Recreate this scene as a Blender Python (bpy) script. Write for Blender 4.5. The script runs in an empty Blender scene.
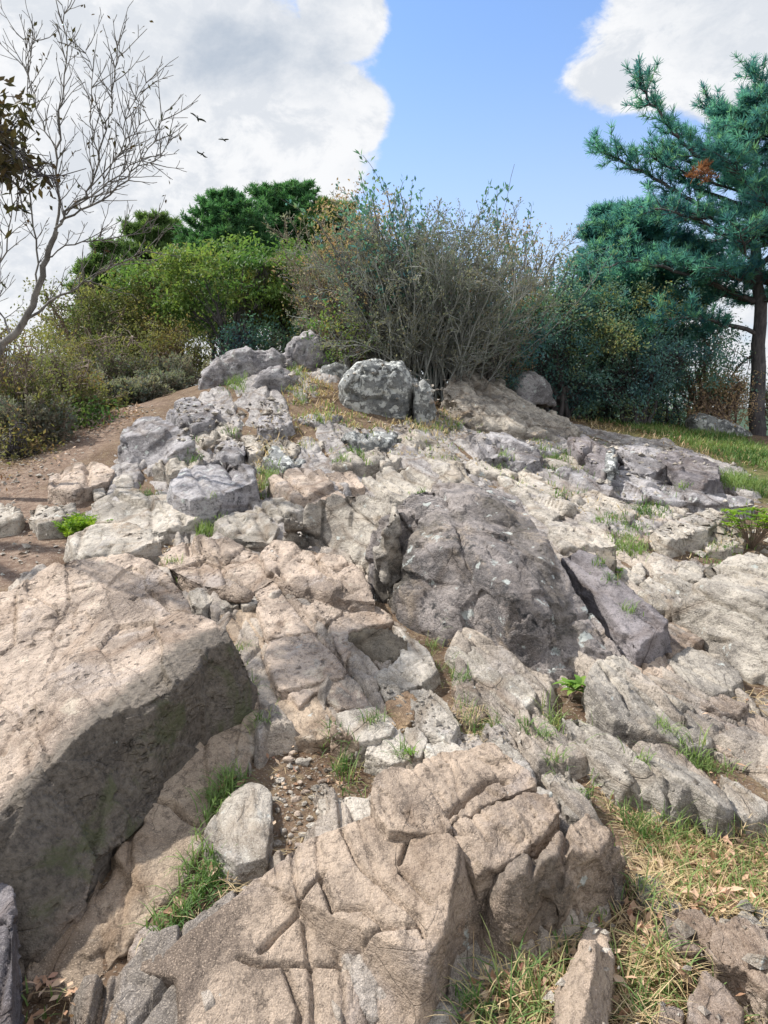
import bpy, math, random
import numpy as np
from mathutils import Vector
from mathutils.geometry import delaunay_2d_cdt
from mathutils.bvhtree import BVHTree

R = math.radians
COL = bpy.context.scene.collection
RNG = np.random.default_rng(7)

# ------------------------------------------------------------------ camera
CAM = np.array([0.0, 0.0, 1.5]); PITCH = R(8.2); FPX = 773.0
def ray(px, py):
    u = (px - 384.0) / FPX; v = (512.0 - py) / FPX
    c, s = math.cos(PITCH), math.sin(PITCH)
    d = np.array([u, c + v * s, -s + v * c])
    return d / d[1]                      # unit distance along y
def softplus(q, k=0.6):
    q = np.asarray(q, float)
    return k * np.logaddexp(0, q / k)
def base(x, y):
    """height of the hill under the rocks"""
    x = np.asarray(x, float); y = np.asarray(y, float)
    z = 0.11 * (y - softplus(y - 13.0, 0.8))
    z = np.where(y < 0, 0.05 * y, z)
    z = z + 0.75 * np.exp(-(((x + 1.2) / 2.2) ** 2 + ((y - 10.8) / 2.9) ** 2))
    z = z + 0.35 * np.exp(-(((x + 4.5) / 4.0) ** 2 + ((y - 20) / 5.0) ** 2))
    z = z - 0.075 * softplus(x - 1.0)
    q = np.minimum(y - 13.8, x - 0.5 + 0.1 * (y - 13))
    z = z - 0.42 * softplus(q, 0.5)
    z = z - 0.40 * softplus(-x - 5.2 - (y - 10) * 0.42, 0.5)
    return np.maximum(z, -45 + 0 * z)
_T = np.concatenate([np.linspace(0.6, 14, 2700), np.linspace(14.05, 60, 400)])
def at(px, py, h=0.0, D=None):
    d = ray(px, py)
    if D is not None:
        return CAM + d * D
    P = CAM[None] + d[None] * _T[:, None]
    g = P[:, 2] - base(P[:, 0], P[:, 1]) - h
    i = int(np.argmax(g < 0))
    if i == 0 and g[0] > 0:                    # a ray that just clears the crest: its closest point to the hill
        j = int(np.argmin(g[:2700])); return P[j] - np.array([0, 0, g[j]])
    i = max(i, 1)
    a, b = g[i - 1], g[i]
    t = _T[i - 1] + (_T[i] - _T[i - 1]) * (a / (a - b) if a != b else 0)
    return CAM + d * t

# ------------------------------------------------------------------ noise
def _h(ix, iy, iz, seed):
    n = (ix.astype(np.int64) * 374761393 + iy.astype(np.int64) * 668265263 + iz.astype(np.int64) * 2147483647 + seed * 974711) & 0xFFFFFFFF
    n = ((n ^ (n >> 13)) * 1274126177) & 0xFFFFFFFF
    n = ((n ^ (n >> 16)) * 2246822519) & 0xFFFFFFFF
    n = n ^ (n >> 15)
    return (n & 0xFFFFFF).astype(float) / 16777215.0
def vnoise(P, seed=0):
    I = np.floor(P); f = P - I; I = I.astype(np.int64)
    f = f * f * f * (f * (f * 6 - 15) + 10)
    out = 0
    for dx in (0, 1):
        wx = f[:, 0] if dx else 1 - f[:, 0]
        for dy in (0, 1):
            wy = f[:, 1] if dy else 1 - f[:, 1]
            for dz in (0, 1):
                wz = f[:, 2] if dz else 1 - f[:, 2]
                out = out + wx * wy * wz * _h(I[:, 0] + dx, I[:, 1] + dy, I[:, 2] + dz, seed)
    return out * 2 - 1
def fbm(P, octv=4, seed=0, gain=0.5):
    a = 1.0; s = 0; o = 0
    for k in range(octv):
        o = o + a * vnoise(P * (2.03 ** k) + 17.3 * k, seed + k); s += a; a *= gain
    return o / s
def cells(P, seed=0, jit=0.9):
    """nearest cell of a jittered lattice: F1, F2, offset vector to the cell point, three random numbers of the cell"""
    I = np.floor(P).astype(np.int64); n = len(P)
    f1 = np.full(n, 9.0); f2 = np.full(n, 9.0)
    off = np.zeros((n, 3)); ids = np.zeros((n, 3), np.int64)
    for dx in (-1, 0, 1):
        for dy in (-1, 0, 1):
            for dz in (-1, 0, 1):
                C = I + np.array([dx, dy, dz])
                Q = C + 0.5 + jit * (np.stack([_h(C[:, 0], C[:, 1], C[:, 2], seed + k) for k in range(3)], 1) - 0.5)
                v = P - Q; d = np.sqrt((v * v).sum(1))
                m = d < f1
                f2 = np.where(m, f1, np.minimum(f2, d)); f1 = np.where(m, d, f1)
                off[m] = v[m]; ids[m] = C[m]
    rnd = np.stack([_h(ids[:, 0], ids[:, 1], ids[:, 2], seed + 11 + k) for k in range(4)], 1) * 2 - 1
    return f1, f2, off, rnd
def sstep(a, b, x):
    t = np.clip((x - a) / (b - a), 0, 1); return t * t * (3 - 2 * t)

# ------------------------------------------------------------------ meshes
def mk_mesh(name, V, F, mat=None, smooth=True, attrs=None):
    """V (n,3); F (m,k) array of equal-sized faces"""
    V = np.ascontiguousarray(V, dtype=np.float32); F = np.ascontiguousarray(F, dtype=np.int32)
    me = bpy.data.meshes.new(name)
    m, k = F.shape
    me.vertices.add(len(V)); me.vertices.foreach_set('co', V.ravel())
    me.loops.add(m * k); me.loops.foreach_set('vertex_index', F.ravel())
    me.polygons.add(m)
    me.polygons.foreach_set('loop_start', np.arange(0, m * k, k, dtype=np.int32))
    try: me.polygons.foreach_set('loop_total', np.full(m, k, dtype=np.int32))
    except Exception: pass
    me.polygons.foreach_set('use_smooth', np.full(m, smooth, dtype=bool))
    if attrs:
        for an, av in attrs.items():
            a = me.attributes.new(an, 'FLOAT', 'POINT'); a.data.foreach_set('value', np.ascontiguousarray(av, dtype=np.float32))
    me.update(calc_edges=True)
    if mat: me.materials.append(mat)
    return me
def link(name, me, parent=None, loc=None, label=None, cat=None, group=None, kind=None):
    o = bpy.data.objects.new(name, me); COL.objects.link(o)
    if parent: o.parent = parent
    if loc is not None: o.location = loc
    return tag(o, label, cat, group, kind)
def tag(o, label=None, cat=None, group=None, kind=None):
    if label: o['label'] = label
    if cat: o['category'] = cat
    if group: o['group'] = group
    if kind: o['kind'] = kind
    return o
def mesh_arrays(me):
    n = len(me.vertices); V = np.empty(n * 3, np.float32); me.vertices.foreach_get('co', V); V = V.reshape(-1, 3).astype(float)
    N = np.empty(n * 3, np.float32); me.vertices.foreach_get('normal', N); N = N.reshape(-1, 3).astype(float)
    m = len(me.polygons); F = np.empty(m * 4, np.int32); me.loops.foreach_get('vertex_index', F); F = F.reshape(-1, 4)
    return V, N, F
def voxelize(V, faces, vox):
    me = bpy.data.meshes.new('tmp'); me.from_pydata([tuple(v) for v in V], [], faces); me.update()
    o = bpy.data.objects.new('tmp', me); COL.objects.link(o)
    md = o.modifiers.new('r', 'REMESH'); md.mode = 'VOXEL'; md.voxel_size = vox; md.adaptivity = 0
    dg = bpy.context.evaluated_depsgraph_get(); dg.update()
    ev = o.evaluated_get(dg); m2 = ev.to_mesh()
    out = mesh_arrays(m2)
    ev.to_mesh_clear(); bpy.data.objects.remove(o); bpy.data.meshes.remove(me)
    return out
def vnormals(V, F):
    a = V[F[:, 0]]; n = np.cross(V[F[:, 2]] - a, V[F[:, 3]] - V[F[:, 1]])
    N = np.zeros_like(V)
    for k in range(4): np.add.at(N, F[:, k], n)
    return N / np.maximum(np.linalg.norm(N, axis=1, keepdims=True), 1e-9)
def seg_dist(P, A, B):
    """distance of the points P (n,2) to the segment AB"""
    d = B - A; t = np.clip(((P - A) @ d) / max(d @ d, 1e-9), 0, 1)
    return np.linalg.norm(P - (A + t[:, None] * d), axis=1)
def poly_dist(P, L):
    L = np.asarray(L)[:, :2]
    o = np.full(len(P), 1e9)
    for i in range(len(L) - 1): o = np.minimum(o, seg_dist(P, L[i], L[i + 1]))
    return o
def inside(P, L):
    L = np.asarray(L)[:, :2]; r = np.zeros(len(P), bool); n = len(L)
    for i in range(n):
        a, b = L[i], L[(i + 1) % n]
        c = ((a[1] > P[:, 1]) != (b[1] > P[:, 1]))
        with np.errstate(divide='ignore', invalid='ignore'):
            xx = (b[0] - a[0]) * (P[:, 1] - a[1]) / (b[1] - a[1] if b[1] != a[1] else 1e-9) + a[0]
        r ^= c & (P[:, 0] < xx)
    return r
def sdist(P, L):
    d = poly_dist(P, list(L) + [L[0]])
    return np.where(inside(P, L), -d, d)

# ------------------------------------------------------------------ node helpers
def new_mat(name):
    m = bpy.data.materials.new(name); m.use_nodes = True
    nt = m.node_tree; nt.nodes.clear()
    return m, nt
class NB:
    def __init__(s, nt): s.nt = nt
    def n(s, t, **kw):
        x = s.nt.nodes.new(t)
        for k, v in kw.items(): setattr(x, k, v)
        return x
    def l(s, a, b): s.nt.links.new(a, b)
    def set(s, sock, v):
        if hasattr(v, 'is_linked') or isinstance(v, bpy.types.NodeSocket): s.l(v, sock)
        else: sock.default_value = v
    def math(s, op, a, b=0.0, c=None, clamp=False):
        x = s.n('ShaderNodeMath', operation=op); x.use_clamp = clamp
        s.set(x.inputs[0], a); s.set(x.inputs[1], b)
        if c is not None: s.set(x.inputs[2], c)
        return x.outputs[0]
    def vmath(s, op, a, b=None):
        x = s.n('ShaderNodeVectorMath', operation=op); s.set(x.inputs[0], a)
        if b is not None: s.set(x.inputs[1], b)
        return x.outputs['Value'] if op in ('LENGTH', 'DOT_PRODUCT', 'DISTANCE') else x.outputs[0]
    def noise(s, vec, scale, detail=5, rough=0.55, dist=0.0, out='Fac'):
        x = s.n('ShaderNodeTexNoise'); s.l(vec, x.inputs['Vector'])
        x.inputs['Scale'].default_value = scale; x.inputs['Detail'].default_value = detail
        x.inputs['Roughness'].default_value = rough; x.inputs['Distortion'].default_value = dist
        return x.outputs[out]
    def voro(s, vec, scale, feature='F1', rand=1.0, out='Distance'):
        x = s.n('ShaderNodeTexVoronoi', feature=feature); s.l(vec, x.inputs['Vector'])
        x.inputs['Scale'].default_value = scale; x.inputs['Randomness'].default_value = rand
        return x.outputs[out]
    def step(s, v, a, b, lo=0.0, hi=1.0):
        x = s.n('ShaderNodeMapRange', interpolation_type='SMOOTHSTEP'); s.set(x.inputs[0], v)
        x.inputs[1].default_value = a; x.inputs[2].default_value = b
        x.inputs[3].default_value = lo; x.inputs[4].default_value = hi
        return x.outputs[0]
    def mix(s, f, a, b, mode='MIX'):
        x = s.n('ShaderNodeMix', data_type='RGBA', blend_type=mode); s.set(x.inputs[0], f)
        for i, v in ((6, a), (7, b)):
            if isinstance(v, (tuple, list)): x.inputs[i].default_value = (*v[:3], 1)
            else: s.l(v, x.inputs[i])
        return x.outputs[2]
    def ramp(s, f, stops):
        x = s.n('ShaderNodeValToRGB'); s.set(x.inputs[0], f); e = x.color_ramp.elements
        while len(e) < len(stops): e.new(0.5)
        for i, (p, c) in enumerate(stops): e[i].position = p; e[i].color = (*c, 1)
        return x.outputs[0]
    def attr(s, name):
        x = s.n('ShaderNodeAttribute', attribute_name=name); return x.outputs['Fac']

_rm = {}
def rock_mat(name, c1, c2, c3, far=None, dark=0.0, white=0.0, moss=0.0, pits=0.0, strata=0.3, wl=(0.52, 0.55, 0.52), bump=1.0):
    m, nt = new_mat(name); b = NB(nt)
    g = b.n('ShaderNodeNewGeometry').outputs['Position']
    tc = b.n('ShaderNodeMapping'); b.l(g, tc.inputs[0]); tc.inputs['Rotation'].default_value = (0.25, -0.15, 0.33)
    tc.inputs['Scale'].default_value = (1.0, 0.45, 1.6)
    sv = tc.outputs[0]                      # stretched along the joints
    big = b.noise(g, 1.7, 5, 0.6)
    med = b.noise(sv, 7.0, 8, 0.68, 0.4)
    fine = b.noise(g, 55, 6, 0.7)
    grit = b.noise(g, 260, 2, 0.6)
    c1 = tuple(min(.8, x * 1.15) for x in c1); c2 = tuple(x * .72 for x in c2)
    col = b.mix(b.step(b.math('ADD', b.math('MULTIPLY', big, 0.55), b.math('MULTIPLY', med, 0.45)), 0.42, 0.60), c1, c2)
    col = b.mix(b.step(b.noise(g, 3.3, 7, 0.65, 0.6), 0.54, 0.66, 0, 0.75), col, c3)
    if far:                                 # the stone of the upper slope is greyer than that of the foot
        yy = b.n('ShaderNodeSeparateXYZ'); b.l(g, yy.inputs[0])
        ff = b.step(b.math('ADD', yy.outputs[1], b.math('MULTIPLY', b.math('SUBTRACT', big, .5), 6.0)), 3.6, 6.5)
        col = b.mix(ff, col, b.mix(b.step(med, .44, .58), far[0], far[1]))
    # rusty bands and pale mineral veins
    col = b.mix(b.step(b.noise(sv, 2.3, 6, 0.7, 1.0), 0.60, 0.74, 0, 0.45), col, (c1[0] * 1.0, c1[1] * 0.74, c1[2] * 0.5))
    col = b.mix(b.step(b.noise(sv, 11, 5, 0.6, 0.8), 0.60, 0.70, 0, 0.35), col, tuple(min(0.75, x * 1.5) for x in c1))
    # grain
    col = b.mix(b.step(fine, 0.30, 0.50, 0.62, 0.0), col, tuple(x * 0.42 for x in c2))
    col = b.mix(b.step(b.noise(sv, 24, 7, .75, .3), 0.52, 0.62, 0, 0.6), col, tuple(x * 0.55 for x in c2))
    col = b.mix(b.step(grit, 0.52, 0.72, 0, 0.55), col, tuple(min(0.8, x * 1.45) for x in c1))
    col = b.mix(b.step(grit, 0.28, 0.44, 0.5, 0.0), col, tuple(x * 0.4 for x in c2))
    # soil and black algae held in hairline joints, iron-stained along their sides
    jw = b.vmath('ADD', b.vmath('MULTIPLY', sv, (1.0, .42, 1.0)), b.vmath('MULTIPLY', b.noise(g, 2.6, 2, 0.4, out='Color'), (.13, .13, .13)))
    j1 = b.voro(jw, 3.1, 'DISTANCE_TO_EDGE'); jm = b.step(b.noise(g, 1.9, 4), .42, .56)
    col = b.mix(b.math('MULTIPLY', b.step(j1, .008, .09, .40, 0), jm), col, (c2[0] * .95, c2[1] * .75, c2[2] * .55))
    j2 = b.math('MULTIPLY', b.step(j1, .001, .010, .5, 0), b.math('MULTIPLY', jm, b.step(b.noise(g, 7, 3), .40, .62)))
    j3 = b.math('MULTIPLY', b.step(b.voro(jw, 8.3, 'DISTANCE_TO_EDGE'), .002, .016, .3, 0), b.step(b.noise(g, 3.1, 4), .53, .64))
    jj = b.math('MAXIMUM', j2, j3)
    col = b.mix(jj, col, tuple(x * .35 for x in c2))
    if pits > .5:
        pv0 = b.voro(b.vmath('ADD', sv, b.vmath('MULTIPLY', b.noise(g, 20, 3, out='Color'), (.05, .05, .05))), 26); pm0 = b.step(b.noise(g, 4.2, 4), .46, .60)
        pd = b.math('MULTIPLY', b.step(pv0, .16, .34, 1, 0), pm0); col = b.mix(b.math('MULTIPLY', pd, .7), col, tuple(x * .38 for x in c2))
    sa = b.attr('stain_shade')  # dark lichen and algae, plus shade painted on the big slab's side
    lm = b.noise(g, 6.0, 9, 0.72, 0.3); lm2 = b.noise(g, 28.0, 6, 0.7)
    dm = b.math('ADD', b.math('MULTIPLY', lm, 0.65), b.math('MULTIPLY', lm2, 0.35))
    t0 = 0.74 - dark * 0.3
    dmask = b.step(dm, t0, t0 + 0.09, 0, 0.9)
    col = b.mix(dmask, col, (0.035, 0.036, 0.038))
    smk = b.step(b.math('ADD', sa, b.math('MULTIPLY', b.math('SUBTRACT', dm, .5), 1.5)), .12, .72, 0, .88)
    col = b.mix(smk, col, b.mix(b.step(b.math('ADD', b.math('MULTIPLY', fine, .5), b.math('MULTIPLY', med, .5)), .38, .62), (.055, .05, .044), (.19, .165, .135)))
    wm = b.noise(g, 9.0, 7, 0.7, 0.2); wv = b.voro(g, 16)
    wf = b.math('SUBTRACT', wm, b.math('MULTIPLY', wv, 0.18))
    w0 = 0.66 - white * 0.26
    col = b.mix(b.step(wf, w0, w0 + 0.05, 0, 0.85 if white > 0 else 0), col, wl)
    gm = b.noise(g, 4.0, 8, 0.7, 0.4)
    ga = b.attr('algae')
    mm = b.math('ADD', gm, b.math('MULTIPLY', ga, 0.35))
    m0 = 0.80 - moss * 0.3
    col = b.mix(b.step(mm, m0, m0 + 0.12, 0, 0.75), col, (0.105, 0.115, 0.055))
    bs = b.n('ShaderNodeBsdfPrincipled'); b.l(col, bs.inputs['Base Color'])
    bs.inputs['Roughness'].default_value = 0.88; bs.inputs['Specular IOR Level'].default_value = 0.25
    # relief
    hgt = b.math('SUBTRACT', b.math('MULTIPLY', med, 1.0), b.math('MULTIPLY', jj, .35))
    hgt = b.math('ADD', hgt, b.math('MULTIPLY', fine, 0.34))
    hgt = b.math('ADD', hgt, b.math('MULTIPLY', grit, 0.07))
    vf = b.voro(b.vmath('ADD', sv, b.vmath('MULTIPLY', b.noise(g, 9, 3, 0.5, out='Color'), (.25, .25, .25))), 16, out='Position')
    fd = b.vmath('DOT_PRODUCT', b.vmath('SUBTRACT', sv, vf), (3.1, -2.2, 2.6))
    hgt = b.math('ADD', hgt, b.math('MULTIPLY', fd, 0.9))
    cr = b.voro(b.vmath('ADD', b.vmath('MULTIPLY', sv, (1.0, .6, 1.0)), b.vmath('MULTIPLY', b.noise(g, 5, 3, 0.5, out='Color'), (0.6, 0.6, 0.6))), 5.5, 'DISTANCE_TO_EDGE')
    ck = b.math('MULTIPLY', b.step(cr, 0.0, 0.02, 1, 0), b.step(b.noise(g, 2.5, 3), 0.53, 0.63))
    hgt = b.math('SUBTRACT', hgt, b.math('MULTIPLY', ck, 0.12))
    wv2 = b.noise(b.vmath('MULTIPLY', sv, (1, 1, 9)), 9, 4, 0.6)
    hgt = b.math('ADD', hgt, b.math('MULTIPLY', wv2, strata * 0.22))
    if pits > .5: hgt = b.math('SUBTRACT', hgt, b.math('MULTIPLY', pd, .35))
    if pits > 0:
        pv = b.voro(g, 38); pm = b.step(b.noise(g, 5, 3), 0.45, 0.62)
        hgt = b.math('SUBTRACT', hgt, b.math('MULTIPLY', b.math('MULTIPLY', b.step(pv, 0.10, 0.42, 1, 0), pm), 0.3 * pits))
    bp = b.n('ShaderNodeBump'); bp.inputs['Strength'].default_value = 0.95; bp.inputs['Distance'].default_value = 0.045 * bump
    b.l(hgt, bp.inputs['Height']); b.l(bp.outputs[0], bs.inputs['Normal'])
    o = b.n('ShaderNodeOutputMaterial'); b.l(bs.outputs[0], o.inputs[0])
    _rm[name] = m
    return m
# ------------------------------------------------------------------ rock materials
MT = {
 'tan':   rock_mat('stone_tan', (.50,.40,.322), (.31,.245,.20), (.42,.365,.335), dark=.36, white=.22, moss=.12, pits=1.0, strata=.5),
 'brown': rock_mat('stone_brown', (.42,.33,.255), (.245,.19,.15), (.37,.31,.275), dark=.44, white=.24, moss=.25, pits=.3, strata=.5),
 'slab':  rock_mat('stone_smooth_slab', (.40,.315,.235), (.27,.205,.15), (.45,.41,.35), dark=.15, white=.25, moss=.25, strata=.2, bump=.7),
 'pale':  rock_mat('stone_pale', (.52,.465,.40), (.34,.30,.255), (.45,.41,.385), dark=.38, white=.38, moss=.22, strata=.4),
 'grey':  rock_mat('stone_grey', (.45,.405,.345), (.25,.225,.20), (.47,.40,.32), dark=.46, white=.42, moss=.2, strata=.5),
 'lav':   rock_mat('stone_lavender', (.40,.38,.385), (.21,.195,.20), (.47,.43,.40), dark=.62, white=.55, moss=.2, strata=.5),
 'dark':  rock_mat('stone_dark_weathered', (.32,.282,.262), (.15,.138,.138), (.43,.35,.27), dark=.74, white=.55, moss=.12, strata=.4),
 'lichen':rock_mat('stone_lichen', (.25,.255,.25), (.13,.14,.145), (.37,.365,.35), dark=.5, white=.90, moss=.22, wl=(.62,.63,.60)),
 'purple':rock_mat('stone_purple', (.27,.245,.25), (.165,.148,.155), (.38,.34,.31), dark=.42, white=.25),
 'mossy': rock_mat('stone_mossy', (.22,.19,.15), (.13,.115,.095), (.28,.24,.18), dark=.4, white=.15, moss=.75),
 'ochre': rock_mat('stone_ochre', (.46,.33,.20), (.33,.22,.14), (.50,.42,.32), dark=.25, white=.2),
}

JD = np.array([0.31, -0.95, 0.0]); JP = np.array([0.95, 0.31, 0.0]); JZ = np.array([0, 0, 1.0])
BAS = np.stack([JP, JD, JZ], 1)
def world_rock_disp(P, s, seed, A=1.0):
    """broken-rock relief: joint-aligned plates at two sizes plus fine noise, metres; s = feature scale"""
    Q = P @ BAS
    warp = np.stack([vnoise(Q * 2.2 / s, 90), vnoise(Q * 2.2 / s + 9, 91), vnoise(Q * 2.2 / s + 19, 92)], 1)
    Q1 = Q / s * np.array([4.6, 1.35, 3.2]) + 0.22 * warp + seed * 3.7
    f1, f2, off, rn = cells(Q1, seed)
    d = (off * rn[:, :3]).sum(1) * 0.031 + rn[:, 3] * 0.012
    d = d - 0.026 * sstep(0.07, 0.0, f2 - f1) * sstep(-0.1, 0.35, vnoise(Q * 1.7 / s + 5, 77))
    Q2 = Q / s * np.array([13, 5.5, 11]) + 0.25 * warp + seed
    g1, g2, off2, rn2 = cells(Q2, seed + 3)
    msk = sstep(-0.35, 0.4, vnoise(Q * 2.6 / s + 31, 55))
    d = d + ((off2 * rn2[:, :3]).sum(1) * 0.021 + rn2[:, 3] * 0.006) * (.35 + .65 * msk)
    d = d + fbm(Q / s * 3.0, 3, seed + 7) * 0.010
    d = d + fbm(Q / s * np.array([26, 20, 28]), 3, seed + 9) * 0.0045
    return d * s * A
def joints(P, depth, width):
    """long nearly parallel cracks that run down the whole slope"""
    u = (P @ JP) + .10 * vnoise(P * .8, 301) + .018 * vnoise(P * 5, 303)
    o = 0
    for sp, sd, kk in ((.43, 311, 1.0), (.21, 313, .55)):
        i = np.floor(u / sp).astype(np.int64); z = np.zeros_like(i); dd = np.full(len(u), 9.0); hh = np.zeros(len(u))
        for k in (-1, 0, 1):
            c = (i + k + .5 + .7 * (_h(i + k, z, z, sd) - .5)) * sp; e = np.abs(u - c); m = e < dd; dd = np.where(m, e, dd)
            hh = np.where(m, _h(i + k, np.floor((P @ JD) / .9 + 5 * _h(i + k, z, z, sd + 5)).astype(np.int64), z, sd + 9), hh)
        o = np.maximum(o, kk * (hh > .38) * np.exp(-(dd / width) ** 2))
    return depth * o

ROCKS = []            # (object, world verts, faces) for the ray casts
BVH_V = []; BVH_F = []; _off = [0]
def reg(V, F):
    BVH_V.append(V.astype(np.float32)); BVH_F.append(F + _off[0]); _off[0] += len(V)
_seed = [3]
def finish_rock(V, N, F, label, mat, name, s, amp, cracks, stain_shade, algae, group, seed, minz=None, cat='rock', vfun=None):
    d = world_rock_disp(V, s, seed, amp)
    V = V + N * d[:, None]
    at_ = {}
    P2 = V[:, :2]
    if cat != 'boulder' and label[:12] != 'massive pale':
        yk = np.clip(V[:, 1] / 3, .7, 2.2); V[:, 2] -= joints(V, 1.0, .010 * yk) * .028 * yk * sstep(.3, .8, N[:, 2])
    for c in cracks:
        L, w, dep = c
        dd = poly_dist(P2 + 0.012 * s * np.stack([vnoise(V * 14, 5), vnoise(V * 14 + 7, 6)], 1), L)
        V[:, 2] -= dep * np.exp(-(dd / w) ** 2)
    if vfun: V = vfun(V, N)
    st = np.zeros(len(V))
    if stain_shade:
        for (L, w, v) in stain_shade: st = np.maximum(st, v * sstep(w, w * .25, poly_dist(V[:, :2], L)))
    at_['stain_shade'] = st
    al = np.zeros(len(V))
    if algae:
        for (L, w, v) in algae: al = np.maximum(al, v * sstep(w, w * .25, poly_dist(V[:, :2], L)))
    at_['algae'] = al
    # drop what lies buried
    zc = V[F].mean(1); keep = zc[:, 2] > base(zc[:, 0], zc[:, 1]) - 0.11
    F = F[keep]
    used = np.zeros(len(V), bool); used[F.ravel()] = True
    idx = np.cumsum(used) - 1
    V = V[used]; F = idx[F]; at_ = {k: v[used] for k, v in at_.items()}
    c = V.mean(0); org = np.array([c[0], c[1], float(base(c[0], c[1]))])
    me = mk_mesh(name, V - org, F, MT[mat], True, at_)
    o = link(name, me, loc=org, label=label, cat=cat, group=group, kind='thing')
    reg(V, F)
    return o
def conv(pts, h):
    out = []
    for p in pts:
        if len(p) == 2: out.append(at(p[0], p[1], h))
        elif len(p) == 3: out.append(at(p[0], p[1], p[2]))
        else: out.append(at(p[0], p[1], 0, p[3]))
    return np.array(out)
def S(label, pts, h=0.1, mat='tan', ridge=(), cracks=(), stain_shade=(), algae=(), s=None, amp=1.0, name='rock', group=None, vox=None, cat='rock', cw=(0.010, 0.035), flare=0.0, vfun=None, tilt=None):
    """a slab from the outline of its top, traced on the hill: outline points lie h above the hill; closed, given walls, broken up"""
    _seed[0] += 1; seed = _seed[0]
    if tilt is not None:
        ys = [p[1] for p in pts]; y0, y1 = min(ys), max(ys)
        pts = [(p[0], p[1], h + tilt * (y1 - p[1]) / max(1, y1 - y0)) if len(p) == 2 else p for p in pts]
    hk = (.72 if max(p[1] for p in pts) > 600 else .95) if h < .155 and all(len(p) == 2 for p in pts) else 1.0
    O = conv(pts, h * hk); n = len(O)
    # grow the outline a little so that neighbours almost touch and the joints between them stay thin
    if not any(len(p) == 4 for p in pts):
        cc_ = O[:, :2].mean(0); rr0 = O[:, :2] - cc_; ll0 = np.linalg.norm(rr0, axis=1, keepdims=True)
        O[:, :2] += rr0 / ll0 * .011 * max(1, float(np.linalg.norm(cc_)) / 3)
    allp = [O]; edges = []
    for r in ridge:
        r3 = conv(r, h); k = sum(len(a) for a in allp)
        edges += [(k + i, k + i + 1) for i in range(len(r3) - 1)]; allp.append(r3)
    A = np.concatenate(allp)
    vs, es, fs, ov, oe, of = delaunay_2d_cdt([Vector((p[0], p[1])) for p in A], edges, [list(range(n))], 1, 1e-5)
    Z = []
    for i, v in enumerate(vs):
        if ov[i]: Z.append(float(np.mean([A[j][2] for j in ov[i]])))
        else:
            dd = ((A[:, 0] - v[0]) ** 2 + (A[:, 1] - v[1]) ** 2); j = np.argsort(dd)[:2]; w = 1 / (dd[j] + 1e-6); Z.append(float((A[j, 2] * w).sum() / w.sum()))
    T = np.array([[v[0], v[1], z] for v, z in zip(vs, Z)])
    bz = np.minimum(base(T[:, 0], T[:, 1]), T[:, 2]) - 0.17
    cxy = T[:, :2].mean(0)
    rad = T[:, :2] - cxy; rl = np.linalg.norm(rad, axis=1, keepdims=True)
    B = np.column_stack([T[:, :2] + rad / np.maximum(rl, 1e-6) * np.minimum(.14 * (T[:, 2:3] - bz[:, None]), .25 * rl), bz])
    nv = len(T); faces = []; cnt = {}
    for f in fs:
        if len(f) < 3: continue
        a = T[f[1]] - T[f[0]]; b = T[f[2]] - T[f[0]]
        f = list(f) if a[0] * b[1] - a[1] * b[0] > 0 else list(f)[::-1]
        faces.append(f); faces.append([i + nv for i in f[::-1]])
        for i in range(len(f)): cnt[(f[i], f[(i + 1) % len(f)])] = 1
    for (i, j) in list(cnt):
        if (j, i) not in cnt: faces.append([j, i, i + nv, j + nv])
    dist = max(1.6, float(np.linalg.norm(T[:, :2].mean(0))))
    size = float(np.sqrt(np.ptp(T[:, 0]) * np.ptp(T[:, 1])))
    vx = vox or max(0.0060, 0.0026 * dist)
    vx = min(vx, size / 9)
    V, N, F = voxelize(np.concatenate([T, B]), faces, vx)
    if len(V) == 0: print('EMPTY ROCK', label); return None
    s = s or float(np.clip(size / 0.9, 0.25, 1.0)) * float(np.clip(dist / 3.2, 0.85, 1.9))
    cr = [(conv(c, h), cw[0] * max(1, dist / 3), cw[1]) for c in cracks]
    return finish_rock(V, N, F, label, mat, name, s, amp, cr, [(conv(L, h), w, v) for L, w, v in stain_shade], [(conv(L, h), w, v) for L, w, v in algae], group, seed, cat=cat, vfun=vfun)
def B(label, pts, D, depth, mat='lav', s=None, amp=1.2, name='boulder', group=None, lean=0.0, cat='boulder'):
    """a free-standing boulder: outline as seen, standing at distance D with a real depth; D is its middle"""
    _seed[0] += 1; seed = _seed[0]
    O = np.array([at(p[0], p[1], 0, D) for p in pts])
    zb = O[:, 2].min(); cx = O[:, 0].mean(); cz = zb + 0.35 * np.ptp(O[:, 2])
    ks = [(-1.0, .55), (-.86, .80), (-.5, .95), (0, 1.0), (.5, .93), (.86, .75), (1.0, .5)]
    V = []; n = len(O)
    for t, sc in ks:
        for p in O:
            z = cz + (p[2] - cz) * (sc if p[2] > cz else 1.0)
            V.append((cx + (p[0] - cx) * sc, D + t * depth / 2 + lean * (p[2] - zb), z if p[2] > cz else p[2] - 0.12))
    faces = []
    for k in range(len(ks) - 1):
        for i in range(n):
            j = (i + 1) % n
            faces.append([k * n + i, k * n + j, (k + 1) * n + j, (k + 1) * n + i])
    faces.append(list(range(n))[::-1]); faces.append([(len(ks) - 1) * n + i for i in range(n)])
    size = float(np.sqrt(np.ptp(O[:, 0]) * np.ptp(O[:, 2])))
    V, N, F = voxelize(np.array(V), faces, min(max(0.012, 0.0026 * D), size / 10))
    s = s or float(np.clip(size * 1.5, 0.4, 1.7))
    return finish_rock(V, N, F, label, mat, name, s, amp, [], [], [], group, seed, cat=cat)
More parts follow.
